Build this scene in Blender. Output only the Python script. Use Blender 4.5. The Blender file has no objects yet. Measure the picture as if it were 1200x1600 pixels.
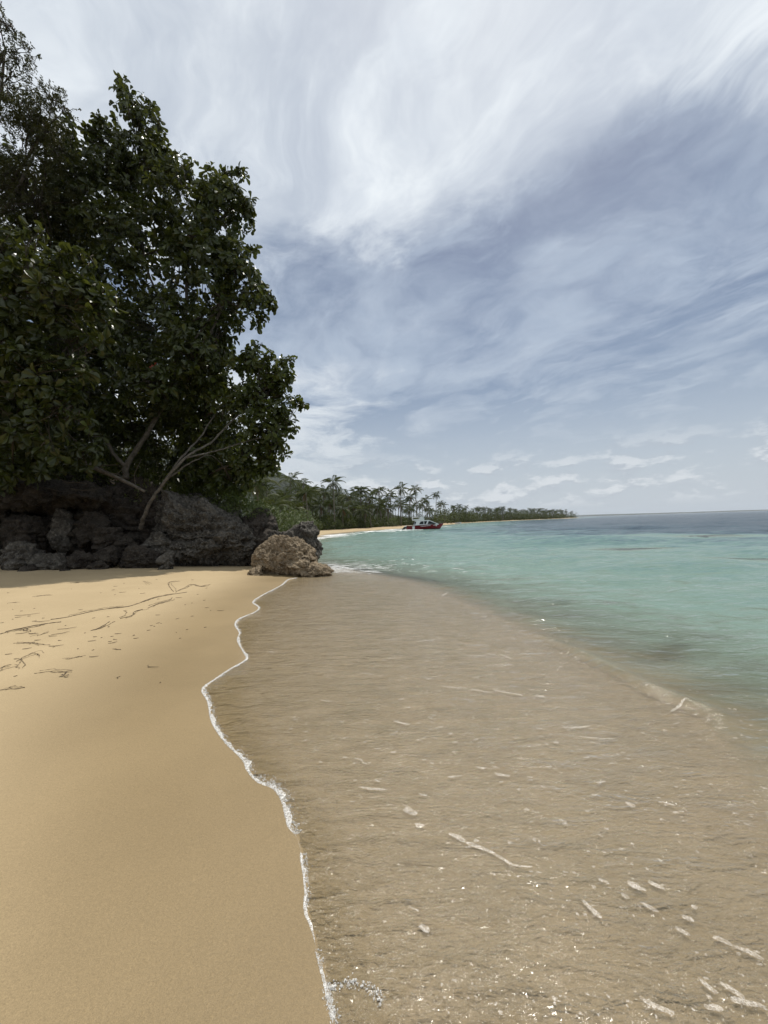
import bpy, math, random
import numpy as np
from mathutils import Matrix, Vector
R = math.radians
rng = np.random.default_rng(7)
random.seed(7)
scene = bpy.context.scene
COL = scene.collection

# ------------------------------------------------------------------ camera
CAMZ, FPX = 1.75, 600.0
PITCH, ROLL = math.atan(17/600), R(1.86)
_f = np.array([0, math.cos(PITCH), math.sin(PITCH)])
_u0 = np.array([0, -math.sin(PITCH), math.cos(PITCH)]); _r0 = np.array([1., 0, 0])
_r = math.cos(ROLL)*_r0 - math.sin(ROLL)*_u0
_u = math.cos(ROLL)*_u0 + math.sin(ROLL)*_r0
cam_d = bpy.data.cameras.new('camera'); cam = bpy.data.objects.new('camera', cam_d); COL.objects.link(cam)
cam.matrix_world = Matrix(((_r[0], _u[0], -_f[0], 0), (_r[1], _u[1], -_f[1], 0), (_r[2], _u[2], -_f[2], CAMZ), (0, 0, 0, 1)))
cam_d.sensor_fit = 'HORIZONTAL'; cam_d.sensor_width = 36; cam_d.lens = 18.0
cam_d.clip_start = .05; cam_d.clip_end = 30000
scene.camera = cam

# ------------------------------------------------------------------ node helper
def N(nt, typ, ins=None, **props):
    n = nt.nodes.new(typ)
    for k, v in props.items(): setattr(n, k, v)
    for k, v in (ins or {}).items():
        s = n.inputs[k]
        if isinstance(v, bpy.types.NodeSocket): nt.links.new(v, s)
        else: s.default_value = v
    return n
def M_(nt, op, a, b=0.0, c=0.0, clamp=False):
    return N(nt, 'ShaderNodeMath', {0: a, 1: b, 2: c}, operation=op, use_clamp=clamp).outputs[0]
def sstep(nt, x, lo, hi, a=0.0, b=1.0):
    return N(nt, 'ShaderNodeMapRange', {'Value': x, 'From Min': lo, 'From Max': hi, 'To Min': a, 'To Max': b}, interpolation_type='SMOOTHSTEP').outputs[0]
def noise(nt, vec, scale, detail=4, rough=.5, dist=0.0):
    return N(nt, 'ShaderNodeTexNoise', {'Vector': vec, 'Scale': scale, 'Detail': detail, 'Roughness': rough, 'Distortion': dist}).outputs[0]
def mixc(nt, f, a, b, blend='MIX'):
    n = nt.nodes.new('ShaderNodeMix'); n.data_type = 'RGBA'; n.blend_type = blend
    for i, v in ((0, f), (6, a), (7, b)):
        if isinstance(v, bpy.types.NodeSocket): nt.links.new(v, n.inputs[i])
        else: n.inputs[i].default_value = v if i == 0 else (tuple(v) + (1,))[:4]
    return n.outputs[2]
def xyz(nt, x, y, z=0.0): return N(nt, 'ShaderNodeCombineXYZ', {0: x, 1: y, 2: z}).outputs[0]

# ------------------------------------------------------------------ sun, sky, exposure
SUN_EL, SUN_AZ = R(66), R(22)                 # azimuth measured from +Y towards +X
sd = bpy.data.lights.new('sun', 'SUN'); so = bpy.data.objects.new('sun', sd); COL.objects.link(so)
sd.energy = 4.2; sd.angle = R(.6); sd.color = (1, .955, .88)
sdir = Vector((math.sin(SUN_AZ)*math.cos(SUN_EL), math.cos(SUN_AZ)*math.cos(SUN_EL), math.sin(SUN_EL)))
so.rotation_euler = sdir.to_track_quat('Z', 'Y').to_euler()
so.location = (0, 0, 60)

def build_world():
    w = bpy.data.worlds.new('World'); scene.world = w; w.use_nodes = True
    nt = w.node_tree; nt.nodes.clear()
    sky = N(nt, 'ShaderNodeTexSky', sky_type='NISHITA'); sky.sun_disc = False
    sky.sun_elevation = SUN_EL; sky.sun_rotation = SUN_AZ
    sky.air_density = 1.0; sky.dust_density = 1.2; sky.ozone_density = 1.0
    tc = N(nt, 'ShaderNodeTexCoord').outputs['Generated']
    s = N(nt, 'ShaderNodeSeparateXYZ', {0: tc}).outputs
    dx, dy, dz = s[0], s[1], M_(nt, 'MAXIMUM', s[2], 0.0)
    h = M_(nt, 'ADD', dz, .10)
    px = M_(nt, 'DIVIDE', dx, h); py = M_(nt, 'DIVIDE', dy, h)
    p = xyz(nt, px, py)
    # warp
    wn = N(nt, 'ShaderNodeTexNoise', {'Vector': p, 'Scale': 1.1, 'Detail': 4.0}).outputs['Color']
    wv = N(nt, 'ShaderNodeVectorMath', {0: wn, 1: (.5, .5, .5)}, operation='SUBTRACT').outputs[0]
    wv = N(nt, 'ShaderNodeVectorMath', {0: wv, 3: .75}, operation='SCALE').outputs[0]
    pw = N(nt, 'ShaderNodeVectorMath', {0: p, 1: wv}, operation='ADD').outputs[0]
    # streak coordinates: long along the wind, short across it
    ca, sa = math.cos(R(38)), math.sin(R(38))
    sp = N(nt, 'ShaderNodeSeparateXYZ', {0: pw}).outputs
    al = M_(nt, 'ADD', M_(nt, 'MULTIPLY', sp[0], -sa), M_(nt, 'MULTIPLY', sp[1], ca))
    ac = M_(nt, 'ADD', M_(nt, 'MULTIPLY', sp[0], ca), M_(nt, 'MULTIPLY', sp[1], sa))
    q1 = xyz(nt, M_(nt, 'MULTIPLY', ac, 1.0), M_(nt, 'MULTIPLY', al, .52), 3.3)
    st1 = noise(nt, q1, 1.9, 7, .60, .15)
    st2 = noise(nt, xyz(nt, ac, M_(nt, 'MULTIPLY', al, .40), 9.1), 4.5, 7, .64, .12)
    soft = noise(nt, pw, 2.0, 6, .62)
    fine = noise(nt, xyz(nt, ac, M_(nt, 'MULTIPLY', al, .75), 1.7), 5.5, 6, .66, .3)
    # broad bank of high cloud overhead; its far edge crosses the view
    e = M_(nt, 'ADD', M_(nt, 'MULTIPLY', M_(nt, 'MAXIMUM', M_(nt, 'SUBTRACT', px, .1), 0.0), .62), py)
    e = M_(nt, 'SUBTRACT', 1.30, e)
    e = M_(nt, 'ADD', e, M_(nt, 'MULTIPLY', M_(nt, 'SUBTRACT', soft, .5), .55))
    e = M_(nt, 'ADD', e, M_(nt, 'MULTIPLY', M_(nt, 'SUBTRACT', fine, .5), .22))
    bank = sstep(nt, e, -.12, .26)
    bank = M_(nt, 'MULTIPLY', bank, sstep(nt, M_(nt, 'ADD', M_(nt, 'MULTIPLY', st1, .8), M_(nt, 'ADD', M_(nt, 'MULTIPLY', st2, .45), M_(nt, 'MULTIPLY', soft, .5))), .66, 1.04, .66, 1.0))
    # thin veil everywhere + streaks
    veil = sstep(nt, M_(nt, 'ADD', M_(nt, 'MULTIPLY', st1, .65), M_(nt, 'MULTIPLY', soft, .45)), .40, .70, .10, .74)
    strk = sstep(nt, st2, .50, .72, 0.0, .5)
    # left-low bank
    lb = M_(nt, 'ADD', M_(nt, 'MULTIPLY', px, -.55), M_(nt, 'MULTIPLY', M_(nt, 'SUBTRACT', soft, .5), 1.6))
    lowb = M_(nt, 'MULTIPLY', sstep(nt, lb, -.30, .45), sstep(nt, py, 1.5, 2.1, 0.0, .9))
    hz = sstep(nt, dz, .0, .46, .94, 0.0)
    # low cumulus above the horizon
    az = N(nt, 'ShaderNodeMath', {0: dx, 1: dy}, operation='ARCTAN2').outputs[0]
    cq = xyz(nt, M_(nt, 'MULTIPLY', az, 1.0), M_(nt, 'MULTIPLY', dz, 2.4), 5.2)
    cn = noise(nt, cq, 8.5, 7, .6)
    cn2 = noise(nt, xyz(nt, M_(nt, 'MULTIPLY', az, 1.0), M_(nt, 'MULTIPLY', M_(nt, 'ADD', dz, .018), 2.4), 5.2), 8.5, 7, .6)
    band = M_(nt, 'MULTIPLY', sstep(nt, dz, .015, .05), sstep(nt, dz, .21, .09))
    cum = M_(nt, 'MULTIPLY', sstep(nt, cn, .47, .60), band)
    cl = M_(nt, 'MAXIMUM', bank, veil)
    cl = M_(nt, 'ADD', cl, M_(nt, 'MULTIPLY', strk, M_(nt, 'SUBTRACT', 1.0, cl)))
    cl = M_(nt, 'MAXIMUM', cl, lowb)
    cl = M_(nt, 'MAXIMUM', cl, hz)
    cl = M_(nt, 'MINIMUM', cl, 1.0)
    skyc = N(nt, 'ShaderNodeVectorMath', {0: sky.outputs[0], 3: SKY_STR}, operation='SCALE').outputs[0]
    # cloud radiance (thicker = whiter)
    ccol = mixc(nt, sstep(nt, M_(nt, 'MAXIMUM', bank, M_(nt, 'MULTIPLY', lowb, 1.15)), .3, 1.0), (.57, .66, .78), (.93, .985, 1.03))
    ccol = mixc(nt, sstep(nt, fine, .38, .66, 0.0, .40), ccol, (.64, .71, .81))
    ccol = mixc(nt, M_(nt, 'MULTIPLY', hz, .9), ccol, (.58, .635, .69))
    col = mixc(nt, cl, skyc, ccol)
    lit = sstep(nt, M_(nt, 'SUBTRACT', cn, cn2), -.04, .07)
    cumc = mixc(nt, lit, (.50, .55, .62), (.86, .89, .92))
    col = mixc(nt, M_(nt, 'MULTIPLY', cum, .6), col, cumc)
    bg = N(nt, 'ShaderNodeBackground', {'Color': col, 'Strength': 1.0})
    out = N(nt, 'ShaderNodeOutputWorld', {'Surface': bg.outputs[0]})
SKY_STR = 0.072
build_world()
scene.view_settings.view_transform = 'Standard'; scene.view_settings.look = 'None'
scene.view_settings.gamma = 1; scene.view_settings.exposure = -0.08
scene.view_settings.use_curve_mapping = False
scene.render.engine = 'CYCLES'
scene.cycles.caustics_reflective = False; scene.cycles.caustics_refractive = False
scene.cycles.transparent_max_bounces = 12; scene.cycles.max_bounces = 6; scene.cycles.diffuse_bounces = 3
scene.world.cycles.sampling_method = 'MANUAL'; scene.world.cycles.sample_map_resolution = 512

# ------------------------------------------------------------------ pixel -> place
def ray(px, py):
    return _f + _r*((px-600)/FPX) + _u*((800-py)/FPX)
def P(px, py, D):
    d = ray(px, py); t = D/d[1]
    return np.array([d[0]*t, D, CAMZ + d[2]*t])
def G(px, py, z=0.0):
    d = ray(px, py); t = (z-CAMZ)/d[2]
    return np.array([d[0]*t, d[1]*t, z])

# ------------------------------------------------------------------ numpy noise
def _h(ix, iy, iz, s):
    n = (ix.astype(np.int64)*374761393 + iy.astype(np.int64)*668265263 + iz.astype(np.int64)*2147483647 + s*1274126177) & 0xffffffff
    n = ((n ^ (n >> 13))*1274126177) & 0xffffffff
    n = ((n ^ (n >> 16))*2246822519) & 0xffffffff
    return ((n ^ (n >> 15)) & 0xffffff)/float(0xffffff)
def vnoise(p, s=0):
    i = np.floor(p).astype(np.int64); f = p-i; f = f*f*f*(f*(f*6-15)+10)
    r = 0
    for a in (0, 1):
        for b in (0, 1):
            for c in (0, 1):
                w = (f[:, 0] if a else 1-f[:, 0])*(f[:, 1] if b else 1-f[:, 1])*(f[:, 2] if c else 1-f[:, 2])
                r = r + w*_h(i[:, 0]+a, i[:, 1]+b, i[:, 2]+c, s)
    return r*2-1
def fbm(p, o=4, s=0, g=.5):
    r, a, t = 0, 1., 0
    for k in range(o):
        r = r + a*vnoise(p*(2.03**k)+17.3*k, s+k); t += a; a *= g
    return r/t
def worley(p, s=0):
    i = np.floor(p).astype(np.int64); best = np.full(len(p), 9.); b2 = best.copy()
    for a in (-1, 0, 1):
        for b in (-1, 0, 1):
            for c in (-1, 0, 1):
                x, y, z = i[:, 0]+a, i[:, 1]+b, i[:, 2]+c
                q = np.stack([x+_h(x, y, z, s), y+_h(x, y, z, s+1), z+_h(x, y, z, s+2)], 1)
                d = np.linalg.norm(q-p, axis=1)
                b2 = np.where(d < best, best, np.minimum(b2, d)); best = np.minimum(best, d)
    return best, b2

# ------------------------------------------------------------------ mesh helpers
def mesh_np(name, v, f, mat=None, smooth=True, attrs=None):
    v = np.asarray(v, np.float32); f = np.asarray(f, np.int32); k = f.shape[1]
    me = bpy.data.meshes.new(name)
    me.vertices.add(len(v)); me.vertices.foreach_set('co', v.ravel())
    me.loops.add(f.size); me.loops.foreach_set('vertex_index', f.ravel())
    me.polygons.add(len(f)); me.polygons.foreach_set('loop_start', np.arange(0, f.size, k, dtype=np.int32))
    me.polygons.foreach_set('use_smooth', np.full(len(f), smooth))
    for n, a in (attrs or {}).items():
        at = me.attributes.new(n, 'FLOAT', 'POINT'); at.data.foreach_set('value', np.asarray(a, np.float32))
    me.update(calc_edges=True); me.validate()
    if mat: me.materials.append(mat)
    return me
def obj(name, me, parent=None, loc=None, label=None, cat=None, group=None, kind=None):
    o = bpy.data.objects.new(name, me); COL.objects.link(o)
    if loc is not None: o.location = loc
    if parent is not None: o.parent = parent
    if label: o['label'] = label
    if cat: o['category'] = cat
    if group: o['group'] = group
    if kind: o['kind'] = kind
    return o
class MB:
    def __init__(s): s.v, s.f = [], []
    def add(s, v, f):
        b = len(s.v); s.v += [tuple(x) for x in v]; s.f += [tuple(i+b for i in q) for q in f]
    def box(s, a, b):
        (x0, y0, z0), (x1, y1, z1) = a, b
        s.add([(x0,y0,z0),(x1,y0,z0),(x1,y1,z0),(x0,y1,z0),(x0,y0,z1),(x1,y0,z1),(x1,y1,z1),(x0,y1,z1)],
              [(0,3,2,1),(4,5,6,7),(0,1,5,4),(1,2,6,5),(2,3,7,6),(3,0,4,7)])
    def prism(s, pts, y0, y1):
        n = len(pts)
        s.add([(x, y0, z) for x, z in pts]+[(x, y1, z) for x, z in pts],
              [tuple(range(n)), tuple(range(2*n-1, n-1, -1))]+[(i, i+n, (i+1) % n+n, (i+1) % n) for i in range(n)])
    def tube(s, pts, rad, k=6):
        pts = [np.asarray(p, float) for p in pts]; n = len(pts)
        rad = [rad]*n if np.isscalar(rad) else rad
        ref = np.array([.31, .17, .93]); vv = []
        for i, p in enumerate(pts):
            t = pts[min(i+1, n-1)]-pts[max(i-1, 0)]; t = t/(np.linalg.norm(t)+1e-9)
            a = np.cross(t, ref); a /= np.linalg.norm(a)+1e-9; b = np.cross(t, a)
            for j in range(k):
                an = 2*math.pi*j/k; vv.append(p+(a*math.cos(an)+b*math.sin(an))*rad[i])
        ff = [(i*k+j, i*k+(j+1) % k, (i+1)*k+(j+1) % k, (i+1)*k+j) for i in range(n-1) for j in range(k)]
        ff += [tuple(range(k-1, -1, -1)), tuple((n-1)*k+j for j in range(k))]
        s.add(vv, ff)
    def mesh(s, name, mat, smooth=True):
        me = bpy.data.meshes.new(name); me.from_pydata(s.v, [], s.f)
        if smooth: me.polygons.foreach_set('use_smooth', [True]*len(me.polygons))
        me.materials.append(mat); me.update(); return me
def smoothpath(pts, n=6):
    """Catmull-Rom through the points."""
    pts = [np.asarray(p, float) for p in pts]; q = [2*pts[0]-pts[1]]+pts+[2*pts[-1]-pts[-2]]; out = []
    for i in range(1, len(q)-2):
        for k in range(n):
            t = k/n
            out.append(.5*((2*q[i])+(-q[i-1]+q[i+1])*t+(2*q[i-1]-5*q[i]+4*q[i+1]-q[i+2])*t*t+(-q[i-1]+3*q[i]-3*q[i+1]+q[i+2])*t**3))
    out.append(pts[-1]); return out

# ------------------------------------------------------------------ materials
def mat(name):
    m = bpy.data.materials.new(name); m.use_nodes = True; nt = m.node_tree; nt.nodes.clear(); return m, nt
def out(nt, sh): N(nt, 'ShaderNodeOutputMaterial', {'Surface': sh})
def pbsdf(nt, **k):
    return N(nt, 'ShaderNodeBsdfPrincipled', k).outputs[0]
def attr(nt, name): return N(nt, 'ShaderNodeAttribute', attribute_name=name).outputs['Fac']
def simple(name, col, rough=.6, var=.15, scale=8., metallic=0., spec=.5):
    m, nt = mat(name); tc = N(nt, 'ShaderNodeTexCoord').outputs['Object']
    n = noise(nt, tc, scale, 5, .6)
    c = mixc(nt, n, [x*(1-var) for x in col], [min(1, x*(1+var)) for x in col])
    out(nt, pbsdf(nt, **{'Base Color': c, 'Roughness': rough, 'Metallic': metallic, 'Specular IOR Level': spec})); return m

def sand_material():
    m, nt = mat('sand')
    pos = N(nt, 'ShaderNodeNewGeometry').outputs['Position']
    wet = attr(nt, 'wet'); lit = attr(nt, 'litter'); und = attr(nt, 'under')
    n1 = noise(nt, pos, .35, 4, .55); n2 = noise(nt, pos, 2.2, 5, .6); g = noise(nt, pos, 260, 2, .7); g2 = noise(nt, pos, 90, 3, .7)
    dry = mixc(nt, sstep(nt, n1, .3, .7), (.360, .274, .158), (.425, .327, .194))
    dry = mixc(nt, sstep(nt, n2, .35, .65, 0, .25), dry, (.35, .265, .150))
    wet_vignette_col = mixc(nt, sstep(nt, n1, .35, .7), (.205, .148, .074), (.262, .191, .098))  # damp sand, darkened further to carry lens vignetting in its colour
    wv = M_(nt, 'ADD', wet, M_(nt, 'MULTIPLY', M_(nt, 'SUBTRACT', n1, .5), M_(nt, 'MULTIPLY', M_(nt, 'MULTIPLY', wet, M_(nt, 'SUBTRACT', 1., wet)), 1.6)), clamp=True)
    c = mixc(nt, wv, dry, wet_vignette_col)
    c = mixc(nt, und, c, mixc(nt, sstep(nt, n2, .3, .7), (.250, .187, .110), (.292, .220, .134)))
    gv = N(nt, 'ShaderNodeMapRange', {'Value': g, 'From Min': .25, 'From Max': .75, 'To Min': .78, 'To Max': 1.22}).outputs[0]
    gv2 = N(nt, 'ShaderNodeMapRange', {'Value': g2, 'From Min': .25, 'From Max': .75, 'To Min': .88, 'To Max': 1.12}).outputs[0]
    c = N(nt, 'ShaderNodeVectorMath', {0: c, 3: M_(nt, 'MULTIPLY', gv, gv2)}, operation='SCALE').outputs[0]
    ln = noise(nt, pos, 5, 6, .65)
    soil = mixc(nt, sstep(nt, ln, .38, .62), (.025, .021, .013), (.06, .045, .026))
    c = mixc(nt, lit, c, soil)
    rough = M_(nt, 'SUBTRACT', .95, M_(nt, 'MULTIPLY', wv, .38))
    # grain, and the small ripples left under the thin sheet of water
    rp = N(nt, 'ShaderNodeMapping', {'Vector': pos, 'Scale': (4., 10., 1.), 'Rotation': (0, 0, R(-12))}).outputs[0]
    rip = noise(nt, rp, 1.5, 2, .5, .5)
    h = M_(nt, 'ADD', M_(nt, 'MULTIPLY', g, .0022), M_(nt, 'MULTIPLY', g2, .004))
    h = M_(nt, 'ADD', h, M_(nt, 'MULTIPLY', n2, .012))
    fr_ = noise(nt, N(nt, 'ShaderNodeMapping', {'Vector': pos, 'Scale': (.55, 1.2, 1.)}).outputs[0], 48, 3, .6, .8)
    h = M_(nt, 'ADD', h, M_(nt, 'MULTIPLY', M_(nt, 'MULTIPLY', M_(nt, 'ADD', rip, M_(nt, 'MULTIPLY', fr_, .16)), und), .026))
    b = N(nt, 'ShaderNodeBump', {'Height': h, 'Strength': .55, 'Distance': 1.0}).outputs[0]
    out(nt, pbsdf(nt, **{'Base Color': c, 'Roughness': rough, 'Normal': b, 'Specular IOR Level': .3})); return m

def water_material():
    m, nt = mat('sea_water')
    pos = N(nt, 'ShaderNodeNewGeometry').outputs['Position']
    dep = attr(nt, 'depth'); sw = attr(nt, 'swash')
    big = noise(nt, N(nt, 'ShaderNodeMapping', {'Vector': pos, 'Scale': (.35, 1., 1.)}).outputs[0], .11, 4, .6)
    dd = M_(nt, 'MULTIPLY', dep, N(nt, 'ShaderNodeMapRange', {'Value': big, 'From Min': .3, 'From Max': .7, 'To Min': .7, 'To Max': 1.35}).outputs[0])
    mid = noise(nt, N(nt, 'ShaderNodeMapping', {'Vector': pos, 'Scale': (.8, 2.0, 1.), 'Rotation': (0, 0, R(-10))}).outputs[0], .9, 5, .65, .8)
    dd = M_(nt, 'MULTIPLY', dd, N(nt, 'ShaderNodeMapRange', {'Value': mid, 'From Min': .3, 'From Max': .7, 'To Min': .5, 'To Max': 1.75}).outputs[0])  # light and dark of the wavelets put into water colour and opacity
    cr = N(nt, 'ShaderNodeValToRGB', {0: M_(nt, 'DIVIDE', dd, 8.0)})
    el = cr.color_ramp.elements
    el[0].position = 0; el[0].color = (.165, .190, .125, 1); el[1].position = 1; el[1].color = (.012, .030, .046, 1)
    for p, c in ((.045, (.172, .222, .162)), (.11, (.172, .250, .203)), (.26, (.118, .202, .182)), (.50, (.027, .060, .080))):
        e = el.new(p); e.color = c+(1,)
    op = M_(nt, 'SUBTRACT', 1.0, M_(nt, 'EXPONENT', M_(nt, 'MULTIPLY', dd, -2.8)))
    op = M_(nt, 'MULTIPLY', op, .97)
    # small wind ripples
    m1 = N(nt, 'ShaderNodeMapping', {'Vector': pos, 'Scale': (2.2, 6.0, 1.), 'Rotation': (0, 0, R(-8))}).outputs[0]
    m2 = N(nt, 'ShaderNodeMapping', {'Vector': pos, 'Scale': (5., 11., 1.), 'Rotation': (0, 0, R(20))}).outputs[0]
    m3 = N(nt, 'ShaderNodeMapping', {'Vector': pos, 'Scale': (.5, 1.3, 1.), 'Rotation': (0, 0, R(-14))}).outputs[0]
    h = M_(nt, 'ADD', M_(nt, 'MULTIPLY', noise(nt, m1, 1.0, 3, .55, .6), .050), M_(nt, 'MULTIPLY', noise(nt, m2, 1.6, 3, .6, .8), .013))
    h = M_(nt, 'ADD', h, M_(nt, 'MULTIPLY', noise(nt, m3, 1.0, 4, .55, .4), .17))
    hs = M_(nt, 'ADD', M_(nt, 'MULTIPLY', noise(nt, m1, 1.6, 3, .55, .5), .020), M_(nt, 'MULTIPLY', noise(nt, N(nt, 'ShaderNodeMapping', {'Vector': pos, 'Scale': (.6, 1.2, 1.)}).outputs[0], 46, 3, .65, .8), .0052))
    h = M_(nt, 'ADD', M_(nt, 'MULTIPLY', h, M_(nt, 'SUBTRACT', 1.0, sw)), M_(nt, 'MULTIPLY', hs, M_(nt, 'MULTIPLY', sw, 1.75)))
    b = N(nt, 'ShaderNodeBump', {'Height': h, 'Strength': 1.0, 'Distance': 1.0}).outputs[0]
    fr = N(nt, 'ShaderNodeFresnel', {'IOR': 1.33, 'Normal': b}).outputs[0]
    fr = M_(nt, 'MULTIPLY', fr, M_(nt, 'ADD', .70, M_(nt, 'MULTIPLY', sw, .30)))
    gl = N(nt, 'ShaderNodeBsdfGlossy', {'Color': (1, 1, 1, 1), 'Roughness': .085, 'Normal': b}).outputs[0]
    df = N(nt, 'ShaderNodeBsdfDiffuse', {'Color': cr.outputs[0], 'Normal': b}).outputs[0]
    tr = N(nt, 'ShaderNodeBsdfTransparent', {'Color': (.95, .955, .93, 1)}).outputs[0]
    body = N(nt, 'ShaderNodeMixShader', {0: op, 1: tr, 2: df}).outputs[0]
    out(nt, N(nt, 'ShaderNodeMixShader', {0: fr, 1: body, 2: gl}).outputs[0]); return m

def foam_material(name, col, alpha, cell=150., hole=.35):
    """lace of bubbles: opaque walls between clear cells"""
    m, nt = mat(name); pos = N(nt, 'ShaderNodeNewGeometry').outputs['Position']
    n = noise(nt, pos, 35, 4, .65)
    wp_ = N(nt, 'ShaderNodeVectorMath', {0: pos, 1: N(nt, 'ShaderNodeVectorMath', {0: N(nt, 'ShaderNodeTexNoise', {'Vector': pos, 'Scale': 60.}).outputs['Color'], 3: .012}, operation='SCALE').outputs[0]}, operation='ADD').outputs[0]
    v1 = N(nt, 'ShaderNodeTexVoronoi', {'Vector': wp_, 'Scale': cell}, feature='DISTANCE_TO_EDGE').outputs['Distance']
    v2 = N(nt, 'ShaderNodeTexVoronoi', {'Vector': wp_, 'Scale': cell*.36}, feature='DISTANCE_TO_EDGE').outputs['Distance']
    lace = M_(nt, 'MULTIPLY', sstep(nt, v1, .02, .28, 1.0, hole), sstep(nt, v2, .03, .30, 1.0, hole+.25))
    a = M_(nt, 'MULTIPLY', M_(nt, 'MULTIPLY', lace, sstep(nt, n, .30, .60, .45, 1.15)), alpha, clamp=True)
    d = pbsdf(nt, **{'Base Color': tuple(col)+(1,), 'Roughness': .4})
    t = N(nt, 'ShaderNodeBsdfTransparent').outputs[0]
    out(nt, N(nt, 'ShaderNodeMixShader', {0: a, 1: t, 2: d}).outputs[0]); return m

def leaf_material(name, c1, c2, c3, gloss=.45, trans=.3, spec=.5):
    m, nt = mat(name)
    t = attr(nt, 'tint'); oi = N(nt, 'ShaderNodeObjectInfo').outputs['Random']
    pos = N(nt, 'ShaderNodeNewGeometry').outputs['Position']
    n = noise(nt, pos, 1.1, 3, .5)
    f = M_(nt, 'ADD', M_(nt, 'MULTIPLY', t, .75), M_(nt, 'MULTIPLY', oi, .25))
    cm = nt.nodes.new('ShaderNodeMix'); cm.data_type = 'RGBA'; cm.clamp_factor = False; nt.links.new(f, cm.inputs[0]); cm.inputs[6].default_value = tuple(c1)+(1,); cm.inputs[7].default_value = tuple(c2)+(1,); c = cm.outputs[2]
    c = mixc(nt, sstep(nt, n, .45, .75, 0, .5), c, c3)
    b = pbsdf(nt, **{'Base Color': c, 'Roughness': gloss, 'Specular IOR Level': spec})
    tl = N(nt, 'ShaderNodeBsdfTranslucent', {'Color': mixc(nt, .5, c, c3)}).outputs[0]
    out(nt, N(nt, 'ShaderNodeMixShader', {0: trans, 1: b, 2: tl}).outputs[0]); return m

def bark_material(name, c1, c2, scale=6.):
    m, nt = mat(name); tc = N(nt, 'ShaderNodeNewGeometry').outputs['Position']
    n = noise(nt, tc, scale, 6, .65); n2 = noise(nt, tc, scale*6, 4, .6)
    c = mixc(nt, sstep(nt, n, .35, .65), c1, c2)
    b = N(nt, 'ShaderNodeBump', {'Height': n2, 'Strength': .6, 'Distance': .02}).outputs[0]
    out(nt, pbsdf(nt, **{'Base Color': c, 'Roughness': .9, 'Normal': b})); return m

def rock_material(name, c1, c2, c3, scale=1.0):
    m, nt = mat(name); pos = N(nt, 'ShaderNodeNewGeometry').outputs['Position']
    n = noise(nt, pos, 2.2*scale, 6, .65); n2 = noise(nt, pos, 11*scale, 6, .7); n3 = noise(nt, pos, 45*scale, 4, .7)
    c = mixc(nt, sstep(nt, n, .36, .62), c1, c2)
    c = mixc(nt, sstep(nt, n2, .48, .68, 0, .6), c, c3)
    c = mixc(nt, sstep(nt, n3, .56, .8, 0, .35), c, [x*.5 for x in c1])
    v = N(nt, 'ShaderNodeTexVoronoi', {'Vector': pos, 'Scale': 16*scale}).outputs['Distance']
    h = M_(nt, 'ADD', M_(nt, 'MULTIPLY', n3, .5), M_(nt, 'ADD', M_(nt, 'MULTIPLY', v, .7), M_(nt, 'MULTIPLY', n2, .8)))
    b = N(nt, 'ShaderNodeBump', {'Height': h, 'Strength': .7, 'Distance': .05}).outputs[0]
    out(nt, pbsdf(nt, **{'Base Color': c, 'Roughness': .92, 'Normal': b, 'Specular IOR Level': .25})); return m

SAND = sand_material(); WATER = water_material()
FOAM = foam_material('foam_bubbles', (.76, .74, .70), .78, 150., .32); RAFT = foam_material('foam_raft', (.66, .60, .52), .52, 110., .35)
WHITEWASH = foam_material('white_wash', (.82, .82, .80), .95, 14., .5)
ALMOND = leaf_material('almond_leaf', (.027, .037, .007), (.072, .090, .015), (.062, .066, .011), .34, .40)
ALMOND_L = leaf_material('almond_leaf_light', (.038, .052, .009), (.098, .118, .018), (.078, .090, .014), .34, .42)
FINE = leaf_material('fine_leaf', (.032, .038, .009), (.064, .070, .016), (.052, .050, .012), .5, .3)
SHRUB = leaf_material('shrub_leaf', (.050, .080, .014), (.110, .140, .026), (.09, .12, .02), .5, .25)
PALMLEAF = leaf_material('palm_leaf', (.022, .034, .006), (.080, .096, .018), (.052, .064, .010), .55, .3, .2)
DRYLEAF = leaf_material('dry_leaf', (.10, .055, .022), (.17, .10, .045), (.13, .05, .025), .8, .1)
REDLEAF = simple('red_leaf', (.30, .035, .012), .5)
BARK = bark_material('pale_bark', (.055, .047, .037), (.125, .108, .088))
TWIG = bark_material('twig_bark', (.035, .027, .018), (.065, .05, .033))
PALMBARK = bark_material('palm_bark', (.085, .075, .058), (.17, .15, .118), 3.)
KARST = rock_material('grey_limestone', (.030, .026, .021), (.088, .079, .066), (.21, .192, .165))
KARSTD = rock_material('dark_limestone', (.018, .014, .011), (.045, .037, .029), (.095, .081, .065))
BROWNROCK = rock_material('brown_limestone', (.115, .085, .052), (.235, .180, .115), (.42, .35, .265), 1.6)
REEF = simple('reef', (.03, .028, .03), .35, .4, 5)
WRACK = simple('wrack', (.095, .066, .036), .8, .4, 30)

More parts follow.
